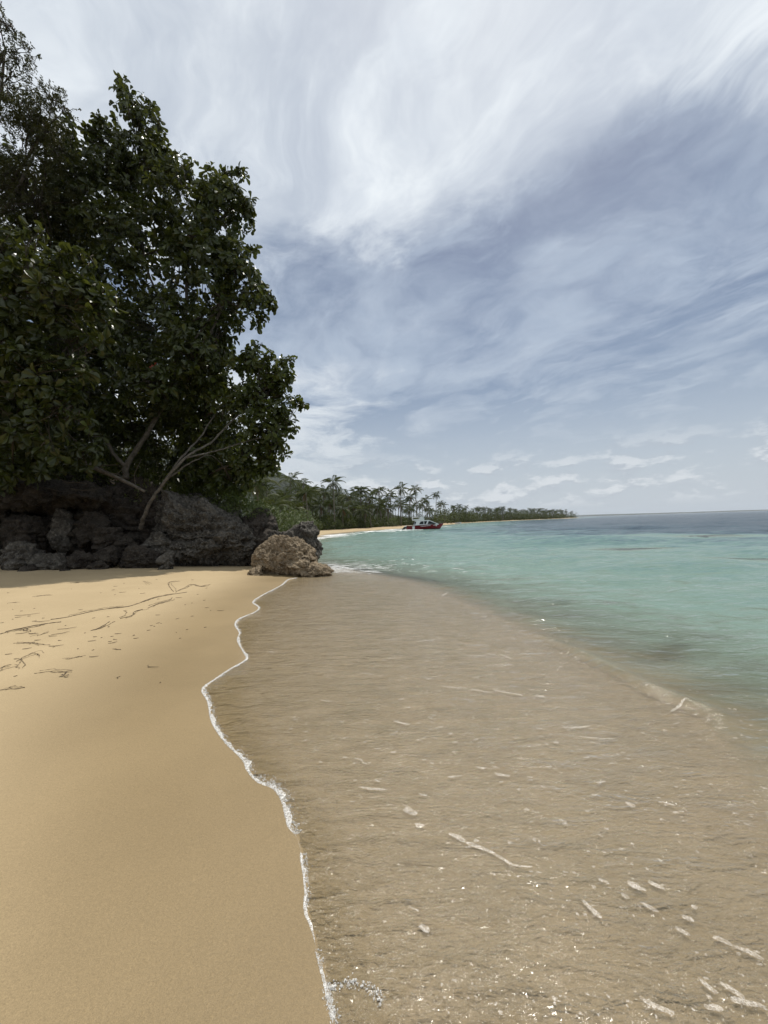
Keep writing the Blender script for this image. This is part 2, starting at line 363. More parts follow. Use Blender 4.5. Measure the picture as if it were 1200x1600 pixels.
# ------------------------------------------------------------------ shoreline
edge_px = [(520,1600),(510,1550),(492,1480),(477,1425),(478,1390),(471,1345),(466,1312),(450,1290),(440,1252),(425,1233),(402,1224),
           (387,1206),(378,1188),(350,1160),(331,1130),(325,1100),(316,1080),(335,1064),(360,1046),(384,1031),(380,1019),(371,1002),
           (374,990),(367,978),(374,968),(398,957),(404,950),(395,942),(410,931),(438,916),(449,907),(462,903)]
EDGE = np.array([G(x, y, .08) for x, y in edge_px])
front_px = [(1200,1330),(1185,1270),(1150,1190),(1100,1122),(1060,1105),(1000,1080),(930,1042),(870,1012),(780,966),(700,931),(640,908),(560,893),(505,884)]
FRONT = np.array([G(x, y, .0) for x, y in front_px])
far_px = [(489,841.5),(521,834.4),(564,830),(629,826),(691,820.8)]
FAR = [tuple(G(x, y, 0)[:2]) for x, y in far_px]
FARX = FAR + [(46., 232.), (78., 292.), (140., 370.), (225., 470.), (330., 650.), (372., 735.), (300., 800.), (0., 1000.), (-800., 1400.), (-5000, 4000)]
back = [(60., -400.), (26., -120.), (9., -40.), (2.6, -10.), (.5, -1.)]
# smoothed swash edge used for the ground; the scalloped one is used for the water sheet
sm = EDGE[:, :2].copy()
for _ in range(12):
    t = sm.copy(); t[1:-1] = (sm[:-2]+sm[1:-1]*2+sm[2:])/4; sm = t
SHORE = np.array(back+[tuple(q) for q in sm[::3]]+[(-2.9, 14.), (-5.5, 19.), (-7.8, 28.), (-9.2, 40.)]+FARX)
BACKF = [(66., -400.), (32., -120.), (13., -40.), (5.5, -10.), (2.6, -1.)]
BFRONT = np.array(BACKF+[tuple(q[:2]) for q in FRONT]+[(-2.6, 16.2), (-5.2, 19.3), (-7.5, 28.2), (-8.9, 40.)]+[(a+.3, b) for a, b in FARX])
def seg_dist(x, y, line):
    best = np.full(x.shape, 1e18)
    for (ax, ay), (bx, by) in zip(line[:-1], line[1:]):
        dx, dy = bx-ax, by-ay
        t = np.clip(((x-ax)*dx+(y-ay)*dy)/(dx*dx+dy*dy+1e-12), 0, 1)
        best = np.minimum(best, (x-ax-t*dx)**2+(y-ay-t*dy)**2)
    return np.sqrt(best)
def inside(x, y, poly):
    r = np.zeros(x.shape, bool)
    for (ax, ay), (bx, by) in zip(poly, np.roll(poly, -1, 0)):
        c = ((ay > y) != (by > y)) & (x < (bx-ax)*(y-ay)/(by-ay+1e-12)+ax); r ^= c
    return r
SEA_BOX = np.array([(9000., 9000.), (9000., -400.)])
SEAP = np.concatenate([SHORE, [(-5000., 20000.), (20000., 20000.), (20000., -9000.), (300., -9000.)]])
SEAB = np.concatenate([BFRONT, [(-5000., 20000.), (20000., 20000.), (20000., -9000.), (300., -9000.)]])
def sdist(x, y):
    """seaward-positive distances to the swash edge and to the wave front"""
    a = seg_dist(x, y, SHORE)*np.where(inside(x, y, SEAP), 1, -1)
    b = seg_dist(x, y, BFRONT)*np.where(inside(x, y, SEAB), 1, -1)
    return a, b
BLUFF = np.array([(-60., 2.), (-15., 15.2), (-9.6, 17.3), (-6.2, 18.4), (-6.8, 22.), (-9.6, 27.), (-15., 36.), (-30., 46.), (-80., 50.)])
def ss(x, a, b):
    t = np.clip((x-a)/(b-a), 0, 1); return t*t*(3-2*t)
DEPX = [0, 1.5, 4, 9, 16, 26, 45, 90, 300, 4000]; DEPZ = [.015, .30, .80, 1.2, 1.6, 2.7, 5.5, 9, 12, 20]
def ground(x, y, full=False):
    x = np.asarray(x, float); y = np.asarray(y, float)
    ds, db = sdist(x, y)
    ze = .03+.06*ss(y, 18, 11)
    inl = np.maximum(-ds, 0)
    z = ze + 1.45*(1-np.exp(-.042*inl))
    fr = np.clip(-db, 0, None)/(np.clip(-db, 0, None)+np.clip(ds, 0, None)+1e-6)
    z = np.where(ds > 0, ze*fr, z)
    z = np.where((ds > 0) & (db > 0), -np.interp(np.maximum(db, 0), DEPX, DEPZ), z)
    di = seg_dist(x, y, np.concatenate([BLUFF, BLUFF[:1]]))*inside(x, y, BLUFF)
    z = z + 1.9*ss(di, .1, 1.8) + np.minimum(.33*di, 7.)
    p3 = np.stack([x*.5, y*.5, x*0], 1) if x.ndim == 1 else None
    if p3 is not None:
        n = fbm(p3, 3, 5)
        z = z + n*.02*ss(inl, .3, 3) + n*.35*ss(di, .5, 3)
    if full: return z, ds, db, di
    return z
def gz(x, y): return float(ground(np.array([x]), np.array([y]))[0])
def GT(px, py):
    z = .1
    for _ in range(6): q = G(px, py, z); z = .5*z+.5*gz(q[0], q[1])
    return np.array([q[0], q[1], gz(q[0], q[1])])

def sgrid(nx, ny, ax, ay, ext, cx=0., cy=2.5):
    tx = np.linspace(-math.asinh(ext/ax), math.asinh(ext/ax), nx); ty = np.linspace(-math.asinh(900/ay), math.asinh(ext/ay), ny)
    X, Y = np.meshgrid(cx+ax*np.sinh(tx), cy+ay*np.sinh(ty)); x, y = X.ravel(), Y.ravel()
    i = np.arange((ny-1)*nx).reshape(ny-1, nx)[:, :-1].ravel()
    return x, y, np.stack([i, i+1, i+nx+1, i+nx], 1), (ax*np.cosh(tx)*(tx[1]-tx[0]), ay*np.cosh(ty)*(ty[1]-ty[0]))

x, y, F, _ = sgrid(430, 460, 1.6, 1.6, 9000)
z, ds, db, di = ground(x, y, True)
inl = np.maximum(-ds, 0)
wet = ss(-ds, 2.6, .5); wet = np.where(ds > 0, 1, wet)*ss(y, 30, 12)
wet = np.maximum(wet, ss(-ds, 1.6, .5))
under = ss(ds, 0.02, .3)
litter = np.maximum(ss(inl, 8.5, 11.5)*ss(y, 22, 34), ss(di, .1, .8))
litter = np.maximum(litter, ss(inl, 22, 30))
obj('beach', mesh_np('beach', np.stack([x, y, z], 1), F, SAND, True, {'wet': wet, 'under': under, 'litter': litter}), kind='structure')

# ------------------------------------------------------------------ sea
ed = EDGE[np.argsort(EDGE[:, 1])]
def film_d(x, y, ds):
    xe = np.interp(y, ed[:, 1], ed[:, 0])
    d = x-xe
    w = ss(y, 1.05, 1.2)*ss(y, 11.9, 11.2)
    return np.where(w > 0, d*w+ds*(1-w), ds)
_wv = []
for k in range(46):
    lam = .45*(1.085**k)*1.0; a = rng.normal(-100, 34); _wv.append((lam, R(a), rng.uniform(0, 6.28)))
def waves(x, y, sp=None):
    z = 0
    for lam, a, ph in _wv:
        k = 2*math.pi/lam; amp = .0046*lam**.9*(1 if lam < 9 else 9/lam)
        att = 1 if sp is None else ss(lam/sp, 2.5, 5)
        z = z+amp*att*np.sin(k*(x*math.cos(a)+y*math.sin(a))+ph+.6*np.sin(.37*x+.21*y+ph))
    return z
def sea_z(x, y, sp=None):
    zs, ds, db, di = ground(x, y, True)
    fd = film_d(x, y, ds)
    rip = fbm(np.stack([x*3.0, y*8.0, x*0], 1), 3, 11)*.0045
    t = .016*(1-np.exp(-np.maximum(fd, 0)/.40)) + np.where(fd < 0, np.maximum(fd, -.5)*.12, 0)
    zf = zs + t + rip*ss(fd, .02, .4)
    crest = .06*np.exp(-((db-.10)/.11)**2)*ss(y, 2.9, 3.4)*ss(y, 6.5, 4.2) + .03*np.exp(-((db-.5)/.35)**2)*ss(y, 4, 7)*ss(y, 30, 14)
    zw = .016 + waves(x, y, sp)*ss(db, .0, 5) + crest + fbm(np.stack([x*1.6, y*2.8, x*0], 1), 3, 21)*.03*ss(db, .1, 1.5)
    z = np.where(db > 0, zw, zf+crest*ss(db, -.35, 0))
    return z, zs, ds, db, fd
x, y, F, (sx, sy) = sgrid(640, 760, .9, .9, 9000, .8, 2.6)
SX, SY = np.meshgrid(sx, sy)
z, zs, ds, db, fd = sea_z(x, y, np.maximum(SX, SY).ravel())
keep = (fd > -.45) & (ds > -3.0)
Fk = F[keep[F].all(1)]
used = np.unique(Fk); remap = np.zeros(len(x), int); remap[used] = np.arange(len(used))
dep = np.maximum(z-zs, 0)
REEFS = [(1200, 876, 1.5, 1.3), (1000, 858, 3.0, .7), (1120, 838, 6., 2.2), (940, 840, 5., 1.5)]
for px_, py_, rx_, ry_ in REEFS:                 # the reef comes close under the surface here
    g_ = G(px_, py_, 0); dep *= 1-.97*np.exp(-(((x-g_[0])/rx_)**2+((y-g_[1]-ry_*.4)/ry_)**2)**1.5)
swash = ss(db, .5, -.2)
sea = obj('sea', mesh_np('sea', np.stack([x, y, z], 1)[used], remap[Fk], WATER, True, {'depth': dep[used], 'swash': swash[used]}), kind='structure')
def wz(px, py): return sea_z(np.array([px]), np.array([py]))[0][0]

# ------------------------------------------------------------------ foam
def ico(n):
    import bmesh
    bm = bmesh.new(); bmesh.ops.create_icosphere(bm, subdivisions=n, radius=1)
    v = np.array([q.co[:] for q in bm.verts]); f = np.array([[w.index for w in q.verts] for q in bm.faces]); bm.free(); return v, f
I1v, I1f = ico(1); 
def blobs(c, r, sq=None):
    """many small bubbles: c (n,3), r (n,)"""
    n = len(c); sc = np.stack([r, r, r*(.6 if sq is None else sq)], 1)
    v = (I1v[None]*sc[:, None]+c[:, None]).reshape(-1, 3)
    f = (I1f[None]+(np.arange(n)*len(I1v))[:, None, None]).reshape(-1, 3); return v, f
def edge_foam():
    pts = np.array(smoothpath([np.array([*e[:2], 0]) for e in EDGE], 14))[:, :2]
    seg = np.linalg.norm(np.diff(pts, axis=0), axis=1); s = np.concatenate([[0], np.cumsum(seg)])
    tan = np.gradient(pts, axis=0); tan /= np.linalg.norm(tan, axis=1)[:, None]+1e-9
    nor = np.stack([tan[:, 1], -tan[:, 0]], 1)              # seaward
    C, Rr = [], []
    n = 34000
    # more bubbles near the viewer (smaller), fewer and larger far away
    u = rng.random(n)**1.25*s[-1]
    q = np.stack([np.interp(u, s, pts[:, 0]), np.interp(u, s, pts[:, 1])], 1)
    nn = np.stack([np.interp(u, s, nor[:, 0]), np.interp(u, s, nor[:, 1])], 1)
    wid = .022+.030*(vnoise(np.stack([u*1.7, u*0, u*0], 1), 3)*.5+.5)+.012*vnoise(np.stack([u*9, u*0, u*0], 1), 4)
    yy = q[:, 1]
    wid *= np.interp(yy, [1.1, 1.5, 1.9, 2.3, 2.45, 2.9, 4, 12], [.5, .5, .8, 1.7, 1.7, .9, .8, 1.2])
    den = np.interp(yy, [1.1, 1.3, 1.7, 2.1, 2.3, 12], [.30, .22, .40, .7, 1., 1.])
    gap = vnoise(np.stack([u*6.5, u*0, u*0+3], 1), 9)*.5+.5
    ok = (rng.random(n) < den) & ((gap > .34) | (yy > 2.15))
    t = np.abs(rng.normal(0, .55, n))
    lace = vnoise(np.stack([u*38, t*3.2, u*0], 1), 14)
    ok &= (t < .35) | (lace > -.12)
    off = t*wid-.006
    global RIB
    RIB = (pts, nor, s)
    p = q+nn*off[:, None]; r = rng.uniform(.0008, .0024, n)*(1+yy*.22)
    p, r = p[ok], r[ok]
    return p, r
p, r = edge_foam()
def foam_ribbon():
    pts, nor, s = RIB; u = np.arange(0, s[-1], .012); K = 7
    q = np.stack([np.interp(u, s, pts[:, 0]), np.interp(u, s, pts[:, 1])], 1); nn = unit2(np.stack([np.interp(u, s, nor[:, 0]), np.interp(u, s, nor[:, 1])], 1))
    one = lambda f, sd: vnoise(np.stack([u*f, u*0+sd, u*0], 1), sd)
    wid = .032+.014*one(2.1, 5)+.020*one(9., 6)+.014*one(27., 7)
    wid *= np.interp(q[:, 1], [1.1, 1.5, 1.9, 2.3, 2.5, 2.9, 4, 12], [.12, .06, .5, 1.2, 1.2, .6, .55, .75])
    br = ss2(one(9., 8), -.1, .15); wid *= np.where(q[:, 1] < 2.2, br, 1)
    wid = np.maximum(wid, .0005); inn = -.004+.006*one(15., 9)
    V = []
    for k in range(K):
        t = k/(K-1); pp = q+nn*(inn+wid*t)[:, None]
        zz, zs, *_ = sea_z(pp[:, 0], pp[:, 1]); V.append(np.stack([pp[:, 0], pp[:, 1], np.maximum(zz, zs)+.001+.0045*math.sin(math.pi*t)*np.minimum(1, wid/.03)], 1))
    v = np.stack(V, 1).reshape(-1, 3); i = np.arange(len(u)-1)[:, None]*K+np.arange(K-1)[None]; i = i.ravel()
    obj('edge_foam_sheet', mesh_np('edge_foam_sheet', v, np.stack([i, i+1, i+K+1, i+K], 1), FOAM), label='thin white lather under the bubbles along the swash edge', cat='foam', kind='stuff')
def unit2(v): return v/(np.linalg.norm(v, axis=-1, keepdims=True)+1e-9)
ss2 = ss
foam_ribbon()
# the hooked lace of bubbles at the lower edge of the view
hook = np.array(smoothpath([G(a, b, .09) for a, b in [(512,1545),(530,1540),(552,1535),(572,1541),(590,1552),(596,1566)]], 10))
k = rng.integers(0, len(hook), 260); hp = hook[k, :2]+rng.normal(0, .009, (260, 2)); hr = .0007+rng.gamma(1.0, .0012, 260)
hook2 = np.array(smoothpath([G(a, b, .09) for a, b in [(511,1540),(514,1560),(520,1580),(524,1600)]], 10))
k = rng.integers(0, len(hook2), 320); hp2 = hook2[k, :2]+rng.normal(0, .008, (320, 2)); hr2 = .0008+rng.gamma(1.3, .0009, 320)
p = np.concatenate([p, hp, hp2]); r = np.concatenate([r, hr, hr2])
zz, zs, *_ = sea_z(p[:, 0], p[:, 1]); zz = np.maximum(zz, zs)
v, f = blobs(np.stack([p[:, 0], p[:, 1], zz+r*.25], 1), r)
obj('edge_foam', mesh_np('edge_foam', v, f, FOAM), label='white lacy foam line along the scalloped edge of the swash', cat='foam', kind='stuff')

def raft(mb_v, mb_f, cx, cy, L, W, ang, seed, h=.006, bend=0.):
    """flat raft of bubbles with an uneven outline, domed, lying on the water"""
    k = 16; rr = np.random.default_rng(seed); ca, sa = math.cos(ang), math.sin(ang)
    ph = rr.uniform(0, 6.28, 4); P_ = []
    for ring, (s_, hh) in enumerate(((1., 0.), (.82, .75), (.45, 1.))):
        for j in range(k):
            t = 2*math.pi*j/k
            w = 1+.22*math.sin(2*t+ph[0])+.17*math.sin(3*t+ph[1])+.12*math.sin(5*t+ph[2])
            a = L*math.copysign(abs(math.cos(t))**.65, math.cos(t))*s_*(.9+.1*w); b = W*math.copysign(abs(math.sin(t))**.65, math.sin(t))*s_*w+bend*L*((math.cos(t)*s_)**2)
            P_.append((cx+a*ca-b*sa, cy+a*sa+b*ca, h*hh))
    P_.append((cx, cy+0, h)); base = sum(len(q) for q in mb_v)
    mb_v.append(np.array(P_))
    fs = []
    for ring in range(2):
        for j in range(k):
            a, b = ring*k+j, ring*k+(j+1) % k; fs += [(a, b, b+k), (a, b+k, a+k)]
    for j in range(k): fs.append((2*k+j, 2*k+(j+1) % k, 3*k))
    mb_f.append(np.array(fs)+base)
def put_rafts(specs, name, material, label):
    V, Fs = [], []
    for sp in specs: raft(V, Fs, *sp)
    v = np.concatenate(V); zz, zs, *_ = sea_z(v[:, 0], v[:, 1]); v[:, 2] += np.maximum(zz, zs)+.0015
    obj(name, mesh_np(name, v, np.concatenate(Fs), material), label=label, cat='foam', kind='stuff')
specs = []
def pxraft(x0, y0, x1, y1, wpx, seed, bend=0.):
    a, b = G(x0, y0, .05), G(x1, y1, .05); c = (a+b)/2; d = b-a; L = np.linalg.norm(d)/2
    W = wpx/FPX*c[1]*.9
    specs.append((c[0], c[1], max(L, .004), W*.8, math.atan2(d[1], d[0]), seed, .0006+W*.025, bend))
big = [(702,1308,728,1322,5),(728,1322,775,1340,4.5),(770,1338,800,1358,4.5),(798,1358,832,1361,3),(910,1410,940,1440,5),(1003,1411,1030,1425,4),(1055,1448,1078,1462,5),
       (1113,1462,1145,1474,5),(1145,1474,1195,1497,5),(1090,1530,1122,1555,5),(1125,1535,1165,1562,6),(1140,1560,1195,1572,7),(1000,1567,1055,1592,6),
       (633,1270,650,1282,9),(648,1297,664,1299,4),(560,1240,605,1243,3),(655,1248,668,1250,3),(772,1211,797,1215,4),(745,1202,760,1204,2.5),(1080,1412,1090,1418,5),(980,1378,1000,1386,7),
       (990,1385,1010,1390,5),(1012,1375,1040,1388,4.5),(970,1397,984,1404,4),(978,1250,992,1258,6),(1065,1430,1085,1438,5),(1100,1575,1130,1580,6),(935,1375,950,1380,4),(1027,1248,1055,1253,2.5),
       (700,1220,722,1216,3),(615,1132,640,1137,3),(655,1460,672,1468,6),(640,1430,655,1437,2.5),(835,1086,852,1088,4),(690,1074,730,1077,2.5),(735,1078,770,1083,2.5),(770,1078,815,1086,3),
       (880,1137,925,1134,2.5),(905,1150,935,1152,2),(940,1153,958,1152,2),(1048,1107,1056,1101,2.5),(1056,1101,1066,1097,3),(1064,1097,1072,1095,2),(1052,1110,1058,1113,2),(1072,1092,1080,1091,1.5),(600,1001,625,999,2),(650,1003,690,998,2),(720,1023,760,1024,1.8),
       (760,1020,775,1022,3),(780,1020,800,1028,3),(690,930,694,926,2.5),(695,927,699,924,2),(660,1000,680,1003,2),(565,1055,585,1058,1.5),(500,1100,520,1103,2)]
for i, b in enumerate(big): pxraft(*b, 100+i, rng.uniform(-.12, .12))
for i in range(760):
    py = 930+(1600-930)*rng.random()**1.15; px = rng.uniform(400, 1200)
    q = G(px, py, .03)
    a = sdist(np.array([q[0]]), np.array([q[1]]))
    if a[0][0] < .35 or a[1][0] > .3: continue
    if vnoise(np.array([[px*.006, py*.012, 2.]]), 33)[0] < -.05: continue
    l = rng.uniform(2, 7); s = rng.uniform(.8, 2.4)*(1+.6*(py-930)/670)
    ang = rng.normal(.05, .3)+.5*max(0, (py-1250)/350)
    pxraft(px, py, px+l*math.cos(ang)*1.4, py+l*math.sin(ang)*.8, s, 400+i)
for i in range(60):
    px, py = rng.uniform(1000, 1200), rng.uniform(1070, 1160)
    pxraft(px, py, px+rng.uniform(2, 7), py+rng.uniform(-1, 2), rng.uniform(.8, 2), 900+i)
put_rafts(specs, 'foam_rafts', RAFT, 'pale flecks and streaks of foam drifting on the thin water sheet')
specs = []
for i in range(190):
    px = 492+rng.gamma(1.5, 45); py = rng.normal(886, 5)-(px-500)*.015
    if px > 720: continue
    pxraft(px, py, px+rng.uniform(6, 30), py+rng.normal(0, 1.2), rng.uniform(.5, 1.6), 1500+i, rng.uniform(-.1, .1))
put_rafts(specs, 'white_wash', WHITEWASH, 'white wash breaking beside the sunlit brown boulder')
specs = []
for i in range(110):
    px = rng.uniform(484, 700); py = np.interp(px, [484, 489, 521, 564, 629, 691], [850, 843, 836, 831.2, 826.6, 821.2])+abs(rng.normal(0, 1.5))
    a = G(px, py, .02)
    specs.append((a[0], a[1], rng.uniform(.4, 2.2)*a[1]/50, rng.uniform(.06, .16)*a[1]/50, rng.uniform(.6, 1.4) if px < 500 else rng.uniform(-.1, .5), 2000+i, .03, 0.))
put_rafts(specs, 'shore_break_foam', WHITEWASH, 'thin white foam where small waves meet the far beach')
#PART2
# ------------------------------------------------------------------ rocks
def unit(v): return v/(np.linalg.norm(v, axis=-1, keepdims=True)+1e-9)
ICO = {}
def rock_mesh(name, size, seed, material, sub=5, rough=.22, pit=.10, freq=1.3, pitf=3.2, taper=0., slope=0., square=.86, lean=0., strata=.10):
    """pitted karst limestone: a noise-warped lump with flutes, knobs and sharp-lipped pits"""
    if sub not in ICO: ICO[sub] = ico(sub)
    d0, f = ICO[sub]; gk = np.random.default_rng(seed+1000)
    pl = unit(np.concatenate([gk.normal(size=(16, 3)), [[0, 0, 1], [0, -1, .2], [1, 0, .1], [-1, 0, .1], [0, 1, 0], [0, 0, -1]]]))
    dk = np.concatenate([gk.uniform(.80, 1.02, 16), np.full(6, .97)])
    rad = np.min(np.where((d0@pl.T) > .05, dk[None]/np.maximum(d0@pl.T, .05), 9.), axis=1)      # broken, flat-faced block
    v = d0*np.minimum(rad, 1.22)[:, None]
    s = np.array(size); up = np.clip((v[:, 2]+1)/2, 0, 1)
    p = v.copy(); p[:, :2] *= (1-taper*up**1.2)[:, None]; p[:, 2] = (p[:, 2]+1)*(1-slope*np.clip(v[:, 0], -1, 1))-1; p[:, 0] += lean*up
    p = p*s; nrm = unit(v/np.maximum(s, .05))
    m = float(np.mean(s)); off = np.array([seed*3.17, seed*1.91, seed*5.3])
    q = p/m*freq+off
    p = p+nrm*(fbm(q, 3, seed)*rough*1.7*m)[:, None]
    rid = 1-np.abs(fbm(q*2.1+4, 4, seed+20, .6))*2.4
    p = p+nrm*((rid-.45)*rough*.55*m)[:, None]
    lay = p[:, 2]*2.6+1.2*fbm(p*.8+off, 3, seed+60)+.35*p[:, 0]; lf = lay-np.floor(lay)
    p = p+nrm*((ss(lf, .0, .2)*ss(1-lf, 0, .65)-.5)*strata*(1-np.abs(nrm[:, 2])))[:, None]
    w1, w2 = worley(p*np.array([1, 1, .75])*pitf*.55+off, seed+9)
    p = p+nrm*((np.clip(w2-w1, 0, .3)-.15)*pit*1.3)[:, None]
    w1, w2 = worley(p*pitf*1.25+off, seed)
    p = p-nrm*(np.clip(.55-w1, 0, .5)*pit*1.5)[:, None]
    w1, w2 = worley(p*pitf*3.1+off, seed+5)
    p = p-nrm*(np.clip(.5-w1, 0, .5)*pit*.6)[:, None]
    p = p+nrm*((1-2*np.abs(fbm(p*pitf*2.4+off, 3, seed+40)))*pit*.16)[:, None]
    return mesh_np(name, p, f, material, True)
ROCKG = 'rubble stones at the foot of the limestone ledge'
def rock(px, py_base, D, wpx, hpx, depth, seed, material, label, sub=5, sink=.25, group=None, cat='rock', name='rock', rot=0., **k):
    """a rock whose foot shows at (px, py_base); width and height in pixels, at distance D"""
    b = P(px, py_base, D); sc = D/FPX
    w, h = wpx*sc/2, hpx*sc
    hz_ = h*(1+sink)/2
    me = rock_mesh(name, (w*.92, depth/2, hz_*.92), seed, material, sub, **k)
    o = obj(name, me, None, (b[0], b[1]+depth*.3, b[2]+h-hz_), label, cat, group)
    o.rotation_euler = (0, 0, rot); return o
# the big ledge, right part and its receding left part
rock(300, 886, 15.6, 205, 112, 4.2, 3, KARST, 'massive grey pitted limestone ledge sloping down to the sand under the trees', 8, .2, name='rock_ledge', rough=.15, pit=.25, freq=2.2, pitf=2.0, taper=.22, slope=.24, strata=.16)
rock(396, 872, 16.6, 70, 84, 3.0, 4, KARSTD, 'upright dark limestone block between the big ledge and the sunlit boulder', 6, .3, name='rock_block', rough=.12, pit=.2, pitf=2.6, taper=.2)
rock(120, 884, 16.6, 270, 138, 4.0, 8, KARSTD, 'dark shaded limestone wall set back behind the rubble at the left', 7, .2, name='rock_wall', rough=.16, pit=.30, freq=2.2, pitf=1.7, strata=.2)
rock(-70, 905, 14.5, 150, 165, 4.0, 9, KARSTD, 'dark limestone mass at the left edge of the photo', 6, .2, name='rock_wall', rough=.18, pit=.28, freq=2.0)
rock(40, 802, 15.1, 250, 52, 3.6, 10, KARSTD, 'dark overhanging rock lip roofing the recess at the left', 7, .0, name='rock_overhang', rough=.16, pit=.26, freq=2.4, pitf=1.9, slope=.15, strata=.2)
rock(452, 878, 15.6, 86, 56, 2.2, 14, KARST, 'grey overhanging limestone rock right behind the brown boulder', 6, .2, name='rock_outcrop', rough=.17, pit=.22, freq=2.2, pitf=2.4, lean=.25)
rock(472, 866, 15.7, 42, 54, 1.3, 15, KARST, 'rounded grey rock standing on the overhanging one at the water', 6, .3, name='rock', rough=.15, pit=.18, taper=.25, lean=.2)
rock(428, 858, 16.2, 34, 32, 1.2, 16, KARST, 'small pale grey rock between the dark block and the overhanging rock', 5, .4, name='rock', rough=.2, pit=.16, taper=.3)
rock(440, 904, 12.9, 160, 68, 2.6, 21, BROWNROCK, 'sunlit brown pitted boulder at the water edge', 8, .22, name='boulder', rough=.10, pit=.15, freq=1.9, pitf=3.6, taper=.62, lean=-.1)
rock(488, 900, 12.7, 58, 20, .9, 22, BROWNROCK, 'low brown rock toe reaching into the wash from the boulder', 6, .4, name='rock', rough=.22, pit=.09, pitf=5, slope=.35)
rock(398, 902, 12.7, 32, 16, .7, 23, BROWNROCK, 'low pale brown lump at the left foot of the boulder', 5, .4, name='rock', rough=.2, pit=.08, pitf=5, taper=.3)
# rubble in the shade
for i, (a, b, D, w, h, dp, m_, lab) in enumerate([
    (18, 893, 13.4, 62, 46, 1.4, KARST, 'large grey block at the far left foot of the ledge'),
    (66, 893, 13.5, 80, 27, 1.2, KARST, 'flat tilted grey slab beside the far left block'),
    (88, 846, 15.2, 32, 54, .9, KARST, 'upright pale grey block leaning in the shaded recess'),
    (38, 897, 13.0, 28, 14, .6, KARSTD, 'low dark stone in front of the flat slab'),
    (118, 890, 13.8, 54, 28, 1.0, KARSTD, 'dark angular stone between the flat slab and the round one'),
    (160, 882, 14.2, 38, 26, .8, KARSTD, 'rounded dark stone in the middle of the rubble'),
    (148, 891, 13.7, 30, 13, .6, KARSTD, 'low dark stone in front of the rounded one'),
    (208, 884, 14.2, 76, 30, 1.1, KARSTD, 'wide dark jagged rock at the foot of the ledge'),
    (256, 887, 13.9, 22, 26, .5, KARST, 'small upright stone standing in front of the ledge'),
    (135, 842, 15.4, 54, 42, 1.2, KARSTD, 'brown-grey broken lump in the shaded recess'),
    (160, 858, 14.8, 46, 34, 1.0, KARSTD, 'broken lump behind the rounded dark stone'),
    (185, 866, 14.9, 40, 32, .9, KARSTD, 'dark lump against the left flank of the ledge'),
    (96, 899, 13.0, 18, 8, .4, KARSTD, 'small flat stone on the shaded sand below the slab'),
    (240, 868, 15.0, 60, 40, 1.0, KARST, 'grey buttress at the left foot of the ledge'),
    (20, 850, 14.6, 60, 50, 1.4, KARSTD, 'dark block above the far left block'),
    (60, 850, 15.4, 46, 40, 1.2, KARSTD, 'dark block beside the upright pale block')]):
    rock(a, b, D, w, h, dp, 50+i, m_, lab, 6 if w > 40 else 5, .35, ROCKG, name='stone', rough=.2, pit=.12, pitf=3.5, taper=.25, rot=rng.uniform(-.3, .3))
# submerged reef showing dark through the clear water
for px, py, w, dp, top, lab in ((1200, 876, 1.6, 1.5, -.02, 'dark reef patch just under the surface at the right edge'),
                               (1000, 858, 3.2, .8, -.06, 'thin dark reef streak in the turquoise water left of the larger patch'),
                               (1120, 838, 6.5, 2.4, -.1, 'broad dark reef patch farther out above the one at the right edge'),
                               (940, 840, 5.5, 1.7, -.1, 'faint far reef patch nearest the headland tip')):
    g = G(px, py, 0); zb = gz(g[0], g[1]); h = top-zb
    me = rock_mesh('reef', (w, dp, h*.55), 77+px, REEF, 5, rough=.08, pit=.05)
    obj('reef', me, None, (g[0], g[1]+dp*.4, top-h*.55), lab, 'reef')

# ------------------------------------------------------------------ leaves
#  obovate leaf along +Y: base, three sections of (left, mid, right), tip
LEAF_T = np.array([0, .38, .72, .93, 1.0]); LEAF_W = np.array([.04, .55, 1.0, .62, 0])
def leaf_template(fold=.28, droop=.25):
    v = [(0, 0, 0)]
    for t, w in zip(LEAF_T[1:4], LEAF_W[1:4]):
        z = -droop*t*t
        v += [(-w/2, t, z+fold*w/2), (0, t, z), (w/2, t, z+fold*w/2)]
    v.append((0, 1, -droop))
    f = [(0, 2, 1), (0, 3, 2)]
    for s in range(2):
        a = 1+3*s
        f += [(a, a+1, a+4), (a, a+4, a+3), (a+1, a+2, a+5), (a+1, a+5, a+4)]
    f += [(7, 8, 10), (8, 9, 10)]
    return np.array(v, float), np.array(f)
def place_leaves(pos, d, up, L, W, tv, tf):
    """leaf template (x across, y along, z normal) at pos along d"""
    d = d/(np.linalg.norm(d, axis=1)[:, None]+1e-9)
    x = np.cross(d, up); x /= np.linalg.norm(x, axis=1)[:, None]+1e-9
    n = np.cross(x, d)
    v = pos[:, None]+x[:, None]*(tv[None, :, :1]*W[:, None, None])+d[:, None]*(tv[None, :, 1:2]*L[:, None, None])+n[:, None]*(tv[None, :, 2:]*L[:, None, None])
    f = tf[None]+(np.arange(len(pos))*len(tv))[:, None, None]
    return v.reshape(-1, 3), f.reshape(-1, 3), (x, d, n)
LT, LF = leaf_template()
FT, FF = np.array([(0, 0, 0), (-.5, .5, .06), (.5, .5, .06), (0, 1, -.1)], float), np.array([(0, 2, 1), (1, 2, 3)])
def clusters_in(c, r, n, seed, shell=.35, gap=-.08, gf=.9):
    g = np.random.default_rng(seed)
    d = unit(g.normal(size=(n*3, 3))); rad = (shell**3+(1-shell**3)*g.random(n*3))**(1/3)
    rad *= 1+.30*fbm(d*1.7+seed, 3, seed)+.26*fbm(d*5+seed, 2, seed)
    p = c+d*rad[:, None]*r
    ok = fbm(p*gf+seed, 2, seed+3) > gap
    return p[ok][:n], d[ok][:n]
